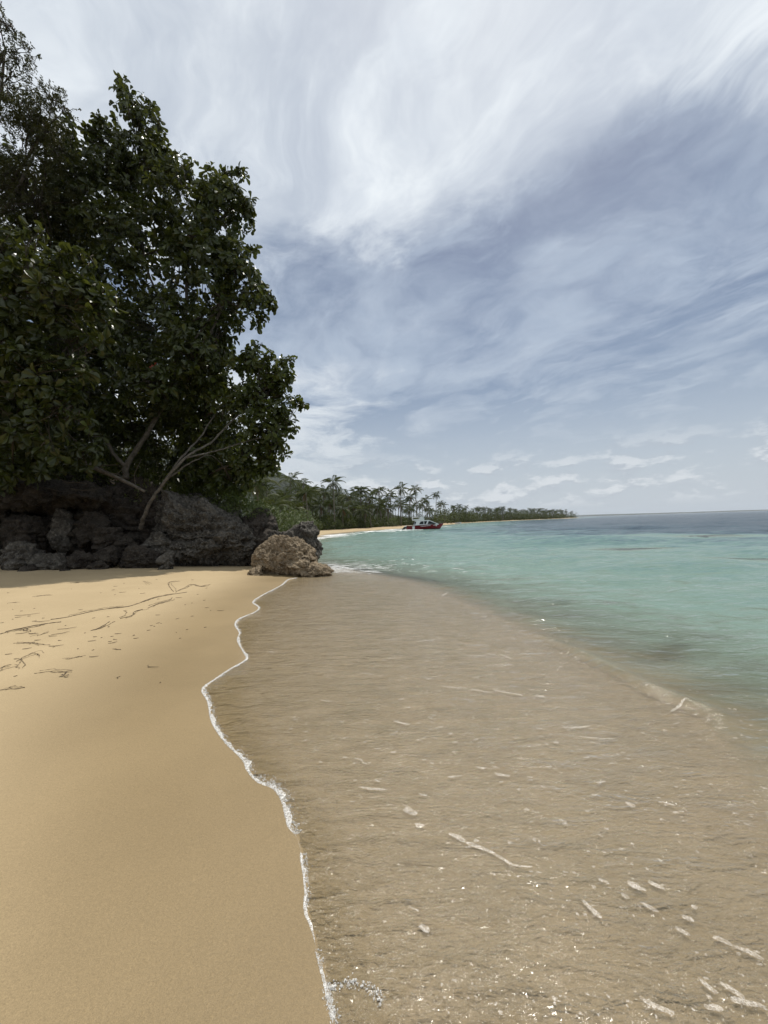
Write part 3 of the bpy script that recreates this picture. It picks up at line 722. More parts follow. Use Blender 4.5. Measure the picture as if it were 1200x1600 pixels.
def to_px(p):
    q = p-np.array([0, 0, CAMZ]); z = q@_f
    return 600+FPX*(q@_r)/z, 800-FPX*(q@_u)/z, z
def make_tree(name, label, group, base, trunk_paths, lobes, leafmat, kind='almond', nleaf=300, dens=1.0, seed=1, bark=None, cat='tree', wind=(-.25, -.1, 0.)):
    """trunk and limbs as tapered tubes, twigs out to the leaf clusters, crown of separate leaves"""
    base = np.array(base, float); g = np.random.default_rng(seed)
    root = obj(name, None, None, base, label, cat, group)
    first = True
    for pts, r0, r1 in trunk_paths:
        sp = smoothpath(pts, 7); n = len(sp)
        sp = [q+g.normal(0, .012, 3) for q in sp]
        mb = MB(); mb.tube([q-base for q in sp], [(r0+(r1-r0)*(i/(n-1))**.8)*.8*(1+.1*math.sin(i*1.7)) for i in range(n)], 9)
        obj('trunk' if first else 'limb', mb.mesh('trunk', bark or BARK), root); first = False
    ends = [np.array(p[0][-1]) for p in trunk_paths]
    allp, alld, tw = [], [], MB()
    for i, (c, r, n) in enumerate(lobes):
        c = np.array(c); r = np.array(r)*np.ones(3)
        p, d = clusters_in(c, r, int(n*dens), seed*31+i)
        allp.append(p); alld.append(d)
        e = min(ends, key=lambda q: np.linalg.norm(q-c))
        mid = (e+c)/2+g.normal(0, .2, 3)
        tw.tube([q-base for q in smoothpath([e, mid, c], 4)], [(.012+.05*min(1, r[0]/1.2))*(1-.08*k) for k in range(9)], 5)
        for k in g.choice(len(p), min(len(p), 34), replace=False):
            a = c+(p[k]-c)*g.uniform(.05, .3)+g.normal(0, .1, 3); m = (a+p[k])/2+g.normal(0, .08, 3)-np.array([0, 0, .05])
            tw.tube([a-base, m-base, p[k]-base], [.022, .014, .006], 3)
    obj('branches', tw.mesh('branches', TWIG), root)
    P0, D0 = np.concatenate(allp), np.concatenate(alld)
    nc = len(P0)
    if kind == 'almond':
        m = 9; axis = unit(D0*.8+np.array([0, 0, .55])+g.normal(0, .35, (nc, 3)))
        t = unit(np.cross(axis, g.normal(size=(nc, 3)))); b = np.cross(axis, t)
        ang = (np.arange(m)*2.4)[None]+g.uniform(0, 6.28, (nc, 1)); el = g.uniform(-.45, .75, (nc, m))
        dirs = (t[:, None]*np.cos(ang)[..., None]+b[:, None]*np.sin(ang)[..., None])*np.cos(el)[..., None]+axis[:, None]*np.sin(el)[..., None]
        dirs = dirs+np.array(wind)+np.array([0, 0, -.32]); dirs = dirs.reshape(-1, 3)
        pos = np.repeat(P0, m, 0)+dirs*.03+g.normal(0, .035, (nc*m, 3))
        up = unit(np.repeat(axis, m, 0)+g.normal(0, .45, (nc*m, 3)))
        L = g.uniform(.18, .40, nc*m); W = L*g.uniform(.46, .62, nc*m); tv, tf = LT, LF
    else:
        m = 26; axis = unit(D0*.7+np.array([-.1, 0, .35])+g.normal(0, .4, (nc, 3)))
        u = g.uniform(0, 1, (nc, m)); side = np.where(np.arange(m) % 2, 1., -1.)
        t = unit(np.cross(axis, g.normal(size=(nc, 3))))
        pos = (P0[:, None]+axis[:, None]*(u*.42)[..., None]+g.normal(0, .02, (nc, m, 3))).reshape(-1, 3)
        dirs = (axis[:, None]*.5+t[:, None]*side[None, :, None]+g.normal(0, .25, (nc, m, 3))+np.array([0, 0, -.2])).reshape(-1, 3)
        up = unit(np.array([0, 0, 1.])+g.normal(0, .5, (nc*m, 3)))
        L = g.uniform(.06, .12, nc*m); W = L*.42; tv, tf = FT, FF
    pick = np.zeros(len(pos), bool)
    if nleaf:
        sx_, sy_, sz_ = to_px(pos)
        vis = (sx_ > 2) & (sx_ < 1190) & (sy_ > 2) & (sy_ < 1590)
        sc = np.where(vis, L/sz_*(1+.6*g.random(len(L))), 0)
        # outermost leaves on the viewer's side stand free of the others
        fr = (np.repeat(D0, m, 0)@unit(np.array([.25, -1., -.1]))) > .15
        pick[np.argsort(-(sc*fr))[:nleaf]] = True
    q = ~pick
    v, f, _ = place_leaves(pos[q], dirs[q], up[q], L[q], W[q], tv, tf)
    tl_ = g.beta(1.6, 2.6, q.sum()); tl_ = np.where(g.random(len(tl_)) < .10, g.uniform(1.0, 1.7, len(tl_)), tl_)  # a few overbright leaves: sunlit highlights put into the tint
    tint = np.repeat(tl_, len(tv))
    obj('crown', mesh_np('crown', v-base, f, leafmat, False, {'tint': tint}), root, kind='stuff')
    if nleaf:
        lm = LEAFM.setdefault(leafmat.name, [])
        if not lm:
            for k in range(3):
                a, b_ = leaf_template(.2+.1*k, .12+.16*k); lm.append(mesh_np('leaf', a, b_, leafmat, False, {'tint': np.full(len(a), .25+.22*k)}))
        d = unit(dirs[pick]); x = unit(np.cross(d, up[pick])); n = np.cross(x, d)
        for k in range(len(d)):
            o = bpy.data.objects.new('leaf', lm[k % 3]); COL.objects.link(o); o.parent = root
            l, w = L[pick][k]*1.05, W[pick][k]*1.05; pp = pos[pick][k]-base
            o.matrix_local = Matrix([[x[k][i]*w, d[k][i]*l, n[k][i]*l, pp[i]] for i in range(3)]+[[0, 0, 0, 1]])
    return root
LEAFM = {}
def lobe(px, py, D, r, n, sq=(1, 1, 1)): return (P(px, py, D), (r*sq[0], r*sq[1], r*sq[2]), n)
def onground(px, D, py=800):
    q = P(px, py, D); return np.array([q[0], D, gz(q[0], D)-.15])

TG = 'trees on the limestone ledge'
def sprigs(D, *paths):
    r = []
    for pl in paths:
        for k, q in enumerate(smoothpath([np.array([a, b, 0.]) for a, b in pl], 3)): r.append(lobe(q[0], q[1], D, .24-.006*k, 3))
    return r
# main almond tree
b1 = P(197, 738, 17.0); b1[2] -= .3
make_tree('sea_almond_tree', 'tallest dark sea almond tree with a forked pale trunk on the limestone ledge', TG, b1,
    [([b1, P(198, 728, 17), P(222, 690, 17.1), P(247, 648, 17.3), P(272, 590, 17.5), P(290, 500, 17.8), P(290, 380, 18)], .17, .07),
     ([P(198, 730, 17), P(180, 712, 16.9), P(165, 690, 16.8), P(132, 668, 16.8), P(110, 600, 17), P(130, 450, 17.5)], .11, .05),
     ([P(272, 590, 17.5), P(320, 540, 17.4), P(350, 470, 17.4)], .09, .04),
     ([P(285, 520, 17.7), P(230, 420, 18.2), P(215, 280, 18.6)], .09, .035)],
    [lobe(212, 215, 18.5, 1.35, 46, (.75, 1, 1.75)), lobe(232, 265, 18.5, 1.6, 80), lobe(300, 335, 18, 2.15, 150), lobe(348, 330, 17.8, 1.45, 75), lobe(375, 315, 17.8, .55, 12),
     lobe(372, 420, 17.6, 1.2, 55), lobe(396, 470, 17.5, .62, 16), lobe(320, 430, 17.6, 2.0, 150), lobe(225, 400, 18.3, 2.5, 210), lobe(150, 330, 18.6, 2.3, 170), lobe(125, 260, 18.8, 1.5, 60), lobe(60, 340, 19, 2.4, 170), lobe(185, 290, 18.6, 1.5, 70), lobe(165, 215, 18.8, .8, 22),
     lobe(250, 520, 17.8, 2.2, 190), lobe(335, 535, 17.3, 1.5, 80), lobe(150, 500, 18.3, 2.4, 190), lobe(180, 610, 18.0, 2.1, 150), lobe(275, 625, 18.2, 1.9, 130),
     lobe(90, 420, 19, 2.5, 180), lobe(60, 560, 18.5, 2.6, 180), lobe(80, 660, 18.2, 1.9, 110), lobe(215, 690, 18.8, 1.6, 90), lobe(310, 720, 18.8, 1.4, 70), lobe(130, 610, 16.5, 1.5, 80), lobe(240, 600, 16.4, 1.3, 60), lobe(300, 560, 16.4, 1.3, 60)]
    +sprigs(18.4, [(222,210),(208,160),(190,130)], [(245,240),(252,205),(238,165)], [(150,225),(160,190)], [(300,275),(292,255)], [(330,290),(350,270),(378,270)], [(380,330),(393,318)], [(385,390),(402,395)], [(395,430),(416,455),(420,480),(402,505)], [(360,470),(372,508)], [(110,215),(104,180)], [(270,265),(262,235)]),
    ALMOND, 'almond', 300, 1.3, 3)
def lobe2(px, py, D, r, n): return lobe(px, py, D+2.2, r*1.14, n)
# leaning multi-stem almond reaching to the right
b2 = P(222, 822, 15.4); b2[2] -= .1; b2[1] = 15.3
make_tree('sea_almond_tree', 'leaning sea almond tree with thin pale stems reaching right over the boulder', TG, b2,
    [([b2, P(226, 805, 15.1), P(238, 780, 15.0), P(252, 760, 15.0), P(290, 715, 15.2), P(328, 692, 16.2), P(360, 660, 16.9), P(395, 625, 17.6)], .105, .035),
     ([P(252, 760, 15.0), P(280, 720, 15.3), P(312, 684, 16.4), P(340, 640, 17.6)], .07, .03),
     ([P(290, 715, 15.2), P(335, 705, 16.2), P(385, 690, 17.0), P(425, 680, 17.6)], .05, .02),
     ([P(262, 748, 15.05), P(300, 722, 15.5), P(330, 712, 16.4), P(350, 730, 17.4)], .045, .02)],
    [lobe2(438, 585, 15.6, .62, 22), lobe2(408, 600, 15.7, .9, 42), lobe2(400, 640, 15.7, 1.35, 90), lobe2(345, 630, 16, 1.5, 95), lobe2(420, 675, 15.6, .95, 48), lobe2(445, 655, 15.6, .5, 14),
     lobe2(380, 705, 15.9, 1.0, 60), lobe2(330, 690, 16.4, 1.3, 70), lobe2(350, 745, 16.6, 1.0, 60), lobe2(300, 745, 17, 1.0, 60), lobe2(390, 560, 15.9, .8, 28), lobe2(425, 710, 15.8, .6, 20), lobe2(395, 735, 16.2, .7, 30)]
    +sprigs(17.8, [(420,600),(432,570),(455,562)], [(425,585),(450,585),(458,600)], [(435,620),(455,628),(470,630)], [(435,655),(462,668)], [(430,690),(448,712)], [(385,560),(400,535)], [(405,575),(420,555)], [(410,720),(428,735)]),
    ALMOND_L, 'almond', 300, .95, 5, wind=(.05, -.1, 0))
# feathery tree in the top left corner
b3 = onground(-60, 18.5)
make_tree('feathery_tree', 'tall feathery fine-leaved tree filling the top left corner', TG, b3,
    [([b3, P(-60, 620, 17.5), P(-45, 400, 16.5), P(-10, 220, 16), P(8, 80, 15.8)], .22, .05), ([P(-45, 400, 16.5), P(30, 290, 16), P(70, 200, 15.8)], .1, .04)],
    [lobe(14, 40, 15.6, .42, 12, (.9, 1, .7)), lobe(30, 90, 15.6, .35, 7), lobe(48, 82, 15.6, .25, 4), lobe(80, 150, 15.7, .4, 9), lobe(102, 172, 15.8, .3, 5), lobe(5, 130, 15.8, 1.35, 120), lobe(35, 165, 15.8, 1.1, 80), lobe(62, 200, 15.8, .95, 60), lobe(40, 250, 16, 1.9, 190), lobe(0, 300, 16.2, 2.3, 220),
     lobe(90, 235, 16, .7, 26), lobe(-60, 200, 16, 2.2, 120), lobe(60, 320, 16.4, 1.8, 130), lobe(-40, 380, 16.2, 2.2, 120)],
    FINE, 'fine', 0, 2.0, 7)
# nearer overhanging tree at the left edge
b4 = onground(-160, 14.2)
make_tree('overhanging_tree', 'nearer broad-leaved tree overhanging the beach from the left edge with sunlit outer leaves', TG, b4,
    [([b4, P(-150, 700, 13.6), P(-110, 560, 13), P(-40, 480, 12.6), P(50, 450, 12.3)], .2, .05), ([P(-110, 560, 13), P(-40, 590, 12.6), P(40, 600, 12.4)], .1, .04)],
    [lobe(65, 455, 12.3, 1.05, 70), lobe(125, 468, 12.2, .8, 40), lobe(10, 415, 12.5, 1.15, 75), lobe(0, 540, 12.4, 1.5, 110), lobe(60, 590, 12.3, 1.1, 70), lobe(95, 640, 12.4, .75, 34),
     lobe(35, 670, 12.6, 1.0, 55), lobe(-60, 480, 12.6, 1.8, 90), lobe(-70, 620, 12.6, 1.7, 90), lobe(110, 540, 13, 1.0, 45), lobe(-10, 690, 13.0, .9, 34), lobe(20, 735, 13.6, .8, 26), lobe(75, 722, 13.8, .7, 22), lobe(130, 700, 14.2, .7, 20), lobe(-40, 750, 13.6, 1.0, 30)]
    +sprigs(12.2, [(120,440),(150,450),(178,472)], [(90,400),(120,395),(140,412)], [(130,480),(165,500)], [(40,370),(70,360)], [(110,560),(135,585)], [(100,620),(130,660)], [(70,690),(95,715)], [(130,520),(160,535)]),
    ALMOND, 'almond', 300, .95, 9)
# trees further back that close the wood above the ledge
for i, (px, D, lb, lab) in enumerate([
    (120, 23, [(120, 520, 23, 3.2, 170), (200, 600, 23, 2.8, 130), (60, 640, 23, 2.8, 130), (150, 690, 22, 2.2, 90)], 'dark tree deep in the wood behind the forked trunk'),
    (300, 24, [(290, 560, 24, 2.8, 130), (330, 650, 24, 2.6, 120), (270, 690, 23, 2.2, 90), (350, 730, 23, 1.9, 70)], 'dark tree deep in the wood behind the leaning stems'),
    (-30, 22, [(-20, 420, 22, 3.4, 150), (10, 560, 21, 3., 150), (-20, 680, 20, 2.4, 110), (60, 710, 19.5, 1.5, 60)], 'dark tree in the wood behind the left edge foliage'),
    (215, 26, [(195, 705, 26, 2.6, 120), (245, 740, 25, 2.2, 90), (150, 740, 24, 2.0, 80), (310, 745, 26, 2.2, 90), (360, 760, 25, 1.5, 50)], 'dark low tree closing the gap behind the forked trunk')]):
    bb = onground(px, D)
    make_tree('wood_tree', lab, TG, bb, [([bb, bb+np.array([.2, 0, 2.5]), P(lb[0][0], lb[0][1], D)], .18, .06)], [lobe(*q) for q in lb], ALMOND, 'almond', 0, 2.0, 20+i)
# fallen trunk and bare twigs on the ledge
fb = MB(); a = P(128, 722, 15.6)
fb.tube([q-a for q in smoothpath([P(122, 716, 15.5), P(150, 732, 15.3), P(180, 745, 15.2), P(205, 757, 15.1), P(226, 768, 15.0)], 5)], [.10-.0025*i for i in range(21)], 8)
t_ = obj('fallen_trunk', None, None, a, 'bare pale trunk lying aslant on top of the ledge', 'fallen trunk')
obj('trunk', fb.mesh('trunk', BARK), t_)
for i in range(5):
    q = P(140+i*18, 727+i*8, 15.25); m = MB(); m.tube([q-a, q-a+rng.normal(0, .15, 3)+np.array([0, 0, .2]), q-a+rng.normal(0, .35, 3)+np.array([0, 0, .45])], [.025, .015, .006], 5)
    obj('snag', m.mesh('snag', BARK), t_)
for i in range(14):
    px, py, D = rng.uniform(0, 150), rng.uniform(690, 770), rng.uniform(14, 15.5)
    pts = [P(px, py, D)]; d = np.array([rng.normal(0, .5), rng.normal(0, .2), rng.normal(0, .25)])
    for k in range(5): d = d+rng.normal(0, .18, 3); pts.append(pts[-1]+d*.4)
    m = MB(); m.tube([q-pts[0] for q in pts], [.022, .02, .016, .012, .008, .005], 5)
    obj('bare_branch', m.mesh('bare_branch', TWIG), None, pts[0], 'thin bare twig tangled above the dark recess at the left', 'branch', 'bare twigs above the recess')
# red leaf cluster in the crown
rl = MB()
c = P(240, 575, 15.9)
v, f, _ = place_leaves(np.zeros((5, 3))+rng.normal(0, .03, (5, 3)), rng.normal(size=(5, 3))+np.array([0, -.5, -.6]), np.tile([0., -1, .3], (5, 1)), np.full(5, .2), np.full(5, .1), LT, LF)
obj('red_leaf_sprig', mesh_np('red_leaf_sprig', v, f, REDLEAF, False), None, c, 'single rusty red leaf sprig amid the dark almond foliage', 'leaf')

# ------------------------------------------------------------------ shrubs
def shrub_mesh(seed, r, n, leafmat, L0=.10):
    g = np.random.default_rng(seed); p, d = clusters_in(np.zeros(3), np.array(r), n, seed, .3, -.35, 1.6)
    m = 7; nc = len(p)
    dirs = (d[:, None]*.7+g.normal(0, .7, (nc, m, 3))+np.array([0, 0, .25])).reshape(-1, 3)
    pos = np.repeat(p, m, 0)+g.normal(0, .05, (nc*m, 3))
    L = g.uniform(.7, 1.4, nc*m)*L0
    v, f, _ = place_leaves(pos, dirs, unit(np.array([0, 0, 1.])+g.normal(0, .5, (nc*m, 3))), L, L*.5, LT[[0, 1, 3, 7, 9, 10]], np.array([(0, 2, 1), (1, 2, 4), (1, 4, 3), (3, 4, 5)]))
    return mesh_np('foliage', v, f, leafmat, False, {'tint': np.repeat(g.random(nc*m), 6)})
def shrub(me, pos, s, label, group, rz=0., rad=1.):
    o = obj('shrub', None, None, pos, label, 'shrub', group)
    st = MB()
    for k in range(4): st.tube([(0, 0, -.1), (rng.normal(0, .15)*s, rng.normal(0, .15)*s, .5*s*rad), (rng.normal(0, .4)*s, rng.normal(0, .4)*s, .95*s*rad)], [.03*s, .02*s, .01*s], 4)
    obj('stem', st.mesh('stem', TWIG), o)
    f_ = obj('foliage', me, o, (0, 0, rad*s*.85)); f_.scale = (s, s, s); f_.rotation_euler = (0, 0, rz)
    return o
SM = [shrub_mesh(70+i, (1.2, 1.1, 1.0), 260, SHRUB, .13) for i in range(3)]
SMD = [shrub_mesh(80+i, (1.3, 1.2, 1.1), 260, ALMOND_L, .15) for i in range(2)]
for i, (px, py, D, s, k, lab) in enumerate([
    (398, 800, 17.2, .55, 0, 'small bright green shrub on top of the dark rock block'),
    (372, 795, 17.6, .75, 0, 'bright green shrub at the right end of the ledge top'),
    (345, 790, 18.0, .9, 1, 'dark shrub on the ledge top below the leaning stems'),
    (300, 785, 18.2, .9, 1, 'dark shrub behind the ledge crest'),
    (412, 806, 21., .8, 0, 'bright shrub beyond the dark rock block'),
    (240, 765, 18.0, .9, 1, 'dark shrub behind the forked trunk foot'),
    (160, 745, 17.8, 1.1, 1, 'dark shrub behind the fallen trunk'),
    (70, 735, 17.0, 1.2, 1, 'dark shrub above the shaded recess'),
    (10, 735, 16.4, 1.2, 1, 'dark shrub at the left edge above the recess'),
    (430, 818, 22., .8, 0, 'bright low shrub just behind the boulder top'), (450, 816, 26., 1.0, 0, 'bright low shrub behind the overhanging rock'),
    (468, 816, 30., 1.0, 0, 'bright low shrub nearest the far beach end'), (405, 803, 24., .8, 0, 'taller bright shrub beyond the ledge end')]):
    q = P(px, py, D); shrub((SM, SMD)[k][i % 2], (q[0], q[1], q[2]-s*.85), s, lab, 'shrubs on the ledge', rng.uniform(0, 6))

# ------------------------------------------------------------------ palms
def frond_mesh(seed, L=3.4, n=34, lod=1):
    """arching rachis with hanging leaflets, along +X from the crown"""
    g = np.random.default_rng(seed); v, f, ti = [], [], []
    def rp(t): return np.array([L*(t-.10*t*t*t), 0, L*(.32*t-.60*t*t-.10*t**3)])
    N_ = 7; w = .045
    for i in range(N_):
        p = rp(i/(N_-1)); ww = w*(1-.8*i/(N_-1)); v += [p+[0, -ww, 0], p+[0, ww, 0], p+[0, 0, ww]]
    for i in range(N_-1):
        a = i*3
        for j in range(3): f += [(a+j, a+(j+1) % 3, a+3+(j+1) % 3), (a+j, a+3+(j+1) % 3, a+3+j)]
    for i in range(n):
        t = .14+.86*i/(n-1); p = rp(t); l = L*.27*(math.sin(math.pi*min(1, t*.86+.12))**.7)*g.uniform(.85, 1.1)
        for s in (-1, 1):
            d = unit(np.array([.62+.5*t, s*1.0, -.55-.25*g.random()])); b = len(v); wd = .05 if lod else .09
            m = p+d*l*.55+np.array([0, 0, -.04*l]); e = p+d*l+np.array([0, 0, -.30*l])
            v += [p, m+[wd, 0, 0], m-[wd, 0, 0], e]; f += [(b, b+1, b+2), (b+1, b+3, b+2)]
    return np.array(v), np.array(f)
FR = []
for i in range(4):
    v, f = frond_mesh(200+i, 3.3+.25*i, 30); FR.append(mesh_np('frond', v, f, PALMLEAF, False, {'tint': np.full(len(v), .15+.2*i)}))
v, f = frond_mesh(210, 2.6, 22); DRYF = mesh_np('dry_frond', v, f, DRYLEAF, False, {'tint': np.full(len(v), .5)})
def trunk_mesh(h, lean, seed, mat_):
    g = np.random.default_rng(seed); az = g.uniform(0, 6.28); n = 9; mb = MB(); pts, rd = [], []
    for i in range(n):
        t = i/(n-1); o = lean*h*(t**1.7); pts.append((o*math.cos(az), o*math.sin(az), h*t)); rd.append((.19 if i else .27)*(1-.38*t))
    mb.tube(pts, rd, 7); return mb.mesh('trunk', mat_), np.array(pts[-1])
def palm(x, y, h, label, group, seed, nf=17, s=1.0, lean=.06):
    g = np.random.default_rng(seed); zb = gz(x, y)-.1
    root = obj('coconut_palm', None, None, (x, y, zb), label, 'palm tree', group)
    tm, top = trunk_mesh(h, lean, seed, PALMBARK); obj('trunk', tm, root)
    for k in range(nf):
        o = obj('frond', FR[int(g.integers(4))], root, top)
        el = g.uniform(-.75, .75)-.15 if k > 3 else g.uniform(.5, 1.0)
        o.rotation_euler = (g.normal(0, .2), -el, k*2.399+g.uniform(-.3, .3)); o.scale = [s*g.uniform(.85, 1.1)]*3
    for k in range(2):
        o = obj('dry_frond', DRYF, root, top-np.array([0, 0, .1])); o.rotation_euler = (0, g.uniform(.75, 1.1), g.uniform(0, 6.28)); o.scale = [s*.9]*3
    return root
# one joined crown for palms too far to show single fronds
def crown_mesh(seed, nf=15):
    g = np.random.default_rng(seed); V, Fs, T = [], [], []; b = 0
    v0, f0 = frond_mesh(seed, 3.5, 13, 0)
    for k in range(nf):
        el = g.uniform(-.8, .7) if k > 3 else g.uniform(.4, 1.); a = k*2.399
        m = np.array((Matrix.Rotation(a, 3, 'Z') @ Matrix.Rotation(-el, 3, 'Y')))
        v = v0@m.T; V.append(v); Fs.append(f0+b); b += len(v); T.append(np.full(len(v), g.random()))
    return mesh_np('crown', np.concatenate(V), np.concatenate(Fs), PALMLEAF, False, {'tint': np.concatenate(T)})
CR = [crown_mesh(300+i) for i in range(5)]
TRK = [trunk_mesh(1.0, .05, 320+i, PALMBARK) for i in range(3)]
def far_palm(x, y, h, label, group, seed):
    g = np.random.default_rng(seed); root = obj('coconut_palm', None, None, (x, y, gz(x, y)-.1), label, 'palm tree', group)
    tm, top = FT_[int(g.integers(3))]
    t = obj('trunk', tm, root); t.scale = (1, 1, h/10)
    c = obj('crown', CR[int(g.integers(5))], root, (top[0], top[1], h)); c.rotation_euler = (0, 0, g.uniform(0, 6.28)); c.scale = [g.uniform(.65, .9)]*3
FT_ = [trunk_mesh(10., .05, 330+i, PALMBARK) for i in range(3)]
sy_ = SHORE[(SHORE[:, 1] > 15) & (SHORE[:, 1] < 740)]
def setback_D(px, sb, lo=30.):
    """distance along the line of sight of column px at which the ground is sb metres inland of the far beach"""
    Ds = np.arange(lo, 800, 1.5); d = ray(px, 815); X = d[0]/d[1]*Ds
    a, _ = sdist(X, Ds); k = np.where(a <= -sb)[0]
    k = [q for q in k if Ds[q] > 45] if px > 470 else k
    return Ds[k[0]] if len(k) else None
PG = 'coconut palms along the far beach'
near = [(404,748,46),(424,790,66),(456,793,72),(480,768,None),(499,790,None),(504,768,None),(521,752,None),(544,773,None),(563,765,None),(578,776,None),(594,765,None),(606,776,None),
        (625,763,None),(606,793,None),(643,793,None),(650,764,None),(680,772,None),(640,775,None),(666,780,None),(688,786,None),(515,785,None),(535,793,None),(588,792,None),(468,782,None),(659,786,None),
        (445,778,None),(553,790,None),(570,796,None),(625,788,None)]
side = ['behind the leaning almond tree', 'with low fronds just right of the ledge', 'with low fronds left of the beach end']
order = sorted(range(3, len(near)), key=lambda i: near[i][0])
for i, (px, py, D) in enumerate(near):
    if D is None: D = setback_D(px, 9+3*(i % 3)) or 120.
    q = P(px, py, D); h = max(4.5, q[2]-gz(q[0], D))
    if i < 3: lab = 'coconut palm '+side[i]
    elif i == 6: lab = 'tallest coconut palm standing above the palm row'
    elif i == 12: lab = 'slender coconut palm rising above the row left of the boat cabin'
    elif i == 15: lab = 'slender coconut palm rising above the row right over the boat'
    elif i == 16: lab = 'coconut palm at the right shoulder of the tall palm row'
    else: lab = '%s coconut palm from the left in the front row behind the beach' % (['first','second','third','fourth','fifth','sixth','seventh','eighth','ninth','tenth','eleventh','twelfth','thirteenth','fourteenth','fifteenth','sixteenth','seventeenth','eighteenth','nineteenth','twentieth','twenty-first','twenty-second','twenty-third','twenty-fourth','twenty-fifth','twenty-sixth'][order.index(i)])
    palm(q[0], D, h, lab, PG, 500+i, 18, (.84+.16*((i*7) % 5)/4) if i else .8, .05)
n = 0
while n < 110:
    px = rng.uniform(405, 700); D = setback_D(px, rng.uniform(12, 45))
    if D is None or D > 260: n += 1; continue
    X = P(px, 815, D)[0]; far_palm(X, D, rng.uniform(5.5, 12.0), 'coconut palm crowded among others behind the front row of the grove', 'palms behind the front row', 700+n); n += 1
n = 0
while n < 120:
    px = 690+215*rng.random()**.9; D = setback_D(px, rng.uniform(5, 30), 120)
    if D is None: n += 1; continue
    X = P(px, 815, D)[0]; far_palm(X, D, rng.uniform(8., 11.5), 'tiny distant palm in the grove on the far headland', 'palms on the far headland', 900+n); n += 1
# understorey: leafy mass under and behind the palms, too dense to count
def understorey():
    V, Fs, T = [], [], []; b = 0; g = np.random.default_rng(44)
    tv, tf = LT[[0, 1, 3, 7, 9, 10]], np.array([(0, 2, 1), (1, 2, 4), (1, 4, 3), (3, 4, 5)])
    for k in range(1300):
        far = k > 820
        px = g.uniform(425, 700) if not far else g.uniform(680, 908)
        D = setback_D(px, g.uniform(9, 34) if not far else g.uniform(3, 26), 66 if not far else 120)
        if D is None: continue
        X = P(px, 815, D)[0]; hgt = g.uniform(1.0, 4.0) if not far else g.uniform(4., 9.); R_ = g.uniform(1.0, 2.4)*(1 if not far else 1.7)
        m = 130 if not far else 70
        d = unit(g.normal(size=(m, 3))); p = np.array([X, D, gz(X, D)+hgt*.5])+d*np.array([R_, R_, hgt*.55])*g.uniform(.6, 1.05, (m, 1))
        L = g.uniform(.3, .6, m)*(1 if not far else 2.2)
        v, f, _ = place_leaves(p, d+g.normal(0, .6, (m, 3)), unit(np.array([0, 0, 1.])+g.normal(0, .6, (m, 3))), L, L*.6, tv, tf)
        V.append(v); Fs.append(f+b); b += len(v); T.append(np.repeat(g.random(m), 6))
    obj('understorey', mesh_np('understorey', np.concatenate(V), np.concatenate(Fs), PALMLEAF, False, {'tint': np.concatenate(T)}), label='dense green undergrowth beneath the palms along the far beach', cat='undergrowth', kind='stuff')
understorey()
n = 0
for i, px in enumerate((433, 447, 462, 478, 492, 507, 528, 549, 571, 592, 613, 700, 716)):
    D = setback_D(px, 8.5+2*(i % 2)); 
    if D is None: continue
    X = P(px, 815, D)[0]
    shrub(SM[i % 3], (X, D, gz(X, D)), rng.uniform(.9, 1.6), '%s bush from the left along the back of the far beach' % ['first','second','third','fourth','fifth','sixth','seventh','eighth','ninth','tenth','eleventh','twelfth','thirteenth'][i], 'bushes behind the far beach', rng.uniform(0, 6))

# ------------------------------------------------------------------ far hill, far coast
HILLM = None
def hill():
    m, nt = mat('wooded_hill'); pos = N(nt, 'ShaderNodeNewGeometry').outputs['Position']
    n1 = noise(nt, pos, .03, 5, .6); n2 = noise(nt, pos, .22, 5, .7)
    c = mixc(nt, sstep(nt, n1, .35, .65), (.030, .040, .026), (.050, .058, .038)); c = mixc(nt, sstep(nt, n2, .4, .7), c, (.020, .028, .017))
    b = N(nt, 'ShaderNodeBump', {'Height': n2, 'Strength': 1., 'Distance': 5.}).outputs[0]
    out(nt, pbsdf(nt, **{'Base Color': c, 'Roughness': .95, 'Normal': b})); return m
HILLM = hill()
nx, ny = 160, 90
X, Y = np.meshgrid(np.linspace(-900, 60, nx), np.linspace(420, 1000, ny)); x, y = X.ravel(), Y.ravel()
h = 104*np.exp(-((x+260)/150)**2-((y-620)/110)**2)+120*np.exp(-((x+480)/190)**2-((y-650)/130)**2)+26*np.exp(-((x+60)/80)**2-((y-620)/90)**2)
h = h*(1+.12*fbm(np.stack([x*.012, y*.012, x*0], 1), 3, 2))+6*fbm(np.stack([x*.05, y*.05, x*0], 1), 3, 4)*ss(h, 2, 25)+3.0*np.abs(fbm(np.stack([x*.16, y*.16, x*0], 1), 2, 8))*ss(h, 2, 25)-1
i = np.arange((ny-1)*nx).reshape(ny-1, nx)[:, :-1].ravel(); F = np.stack([i, i+1, i+nx+1, i+nx], 1)
obj('hill', mesh_np('hill', np.stack([x, y, h+.6], 1), F, HILLM), kind='structure')
nx, ny = 220, 8
X, Y = np.meshgrid(np.linspace(1800, 9000, nx), np.linspace(6200, 6900, ny)); x, y = X.ravel(), Y.ravel()
h = (22+14*fbm(np.stack([x*.0011, y*0, x*0], 1), 4, 6))*np.sin(np.pi*(y-6200)/700)*ss(x, 1800, 2600)-1
i = np.arange((ny-1)*nx).reshape(ny-1, nx)[:, :-1].ravel(); F = np.stack([i, i+1, i+nx+1, i+nx], 1)
obj('distant_coast', mesh_np('distant_coast', np.stack([x, y, h], 1), F, HILLM), kind='structure')

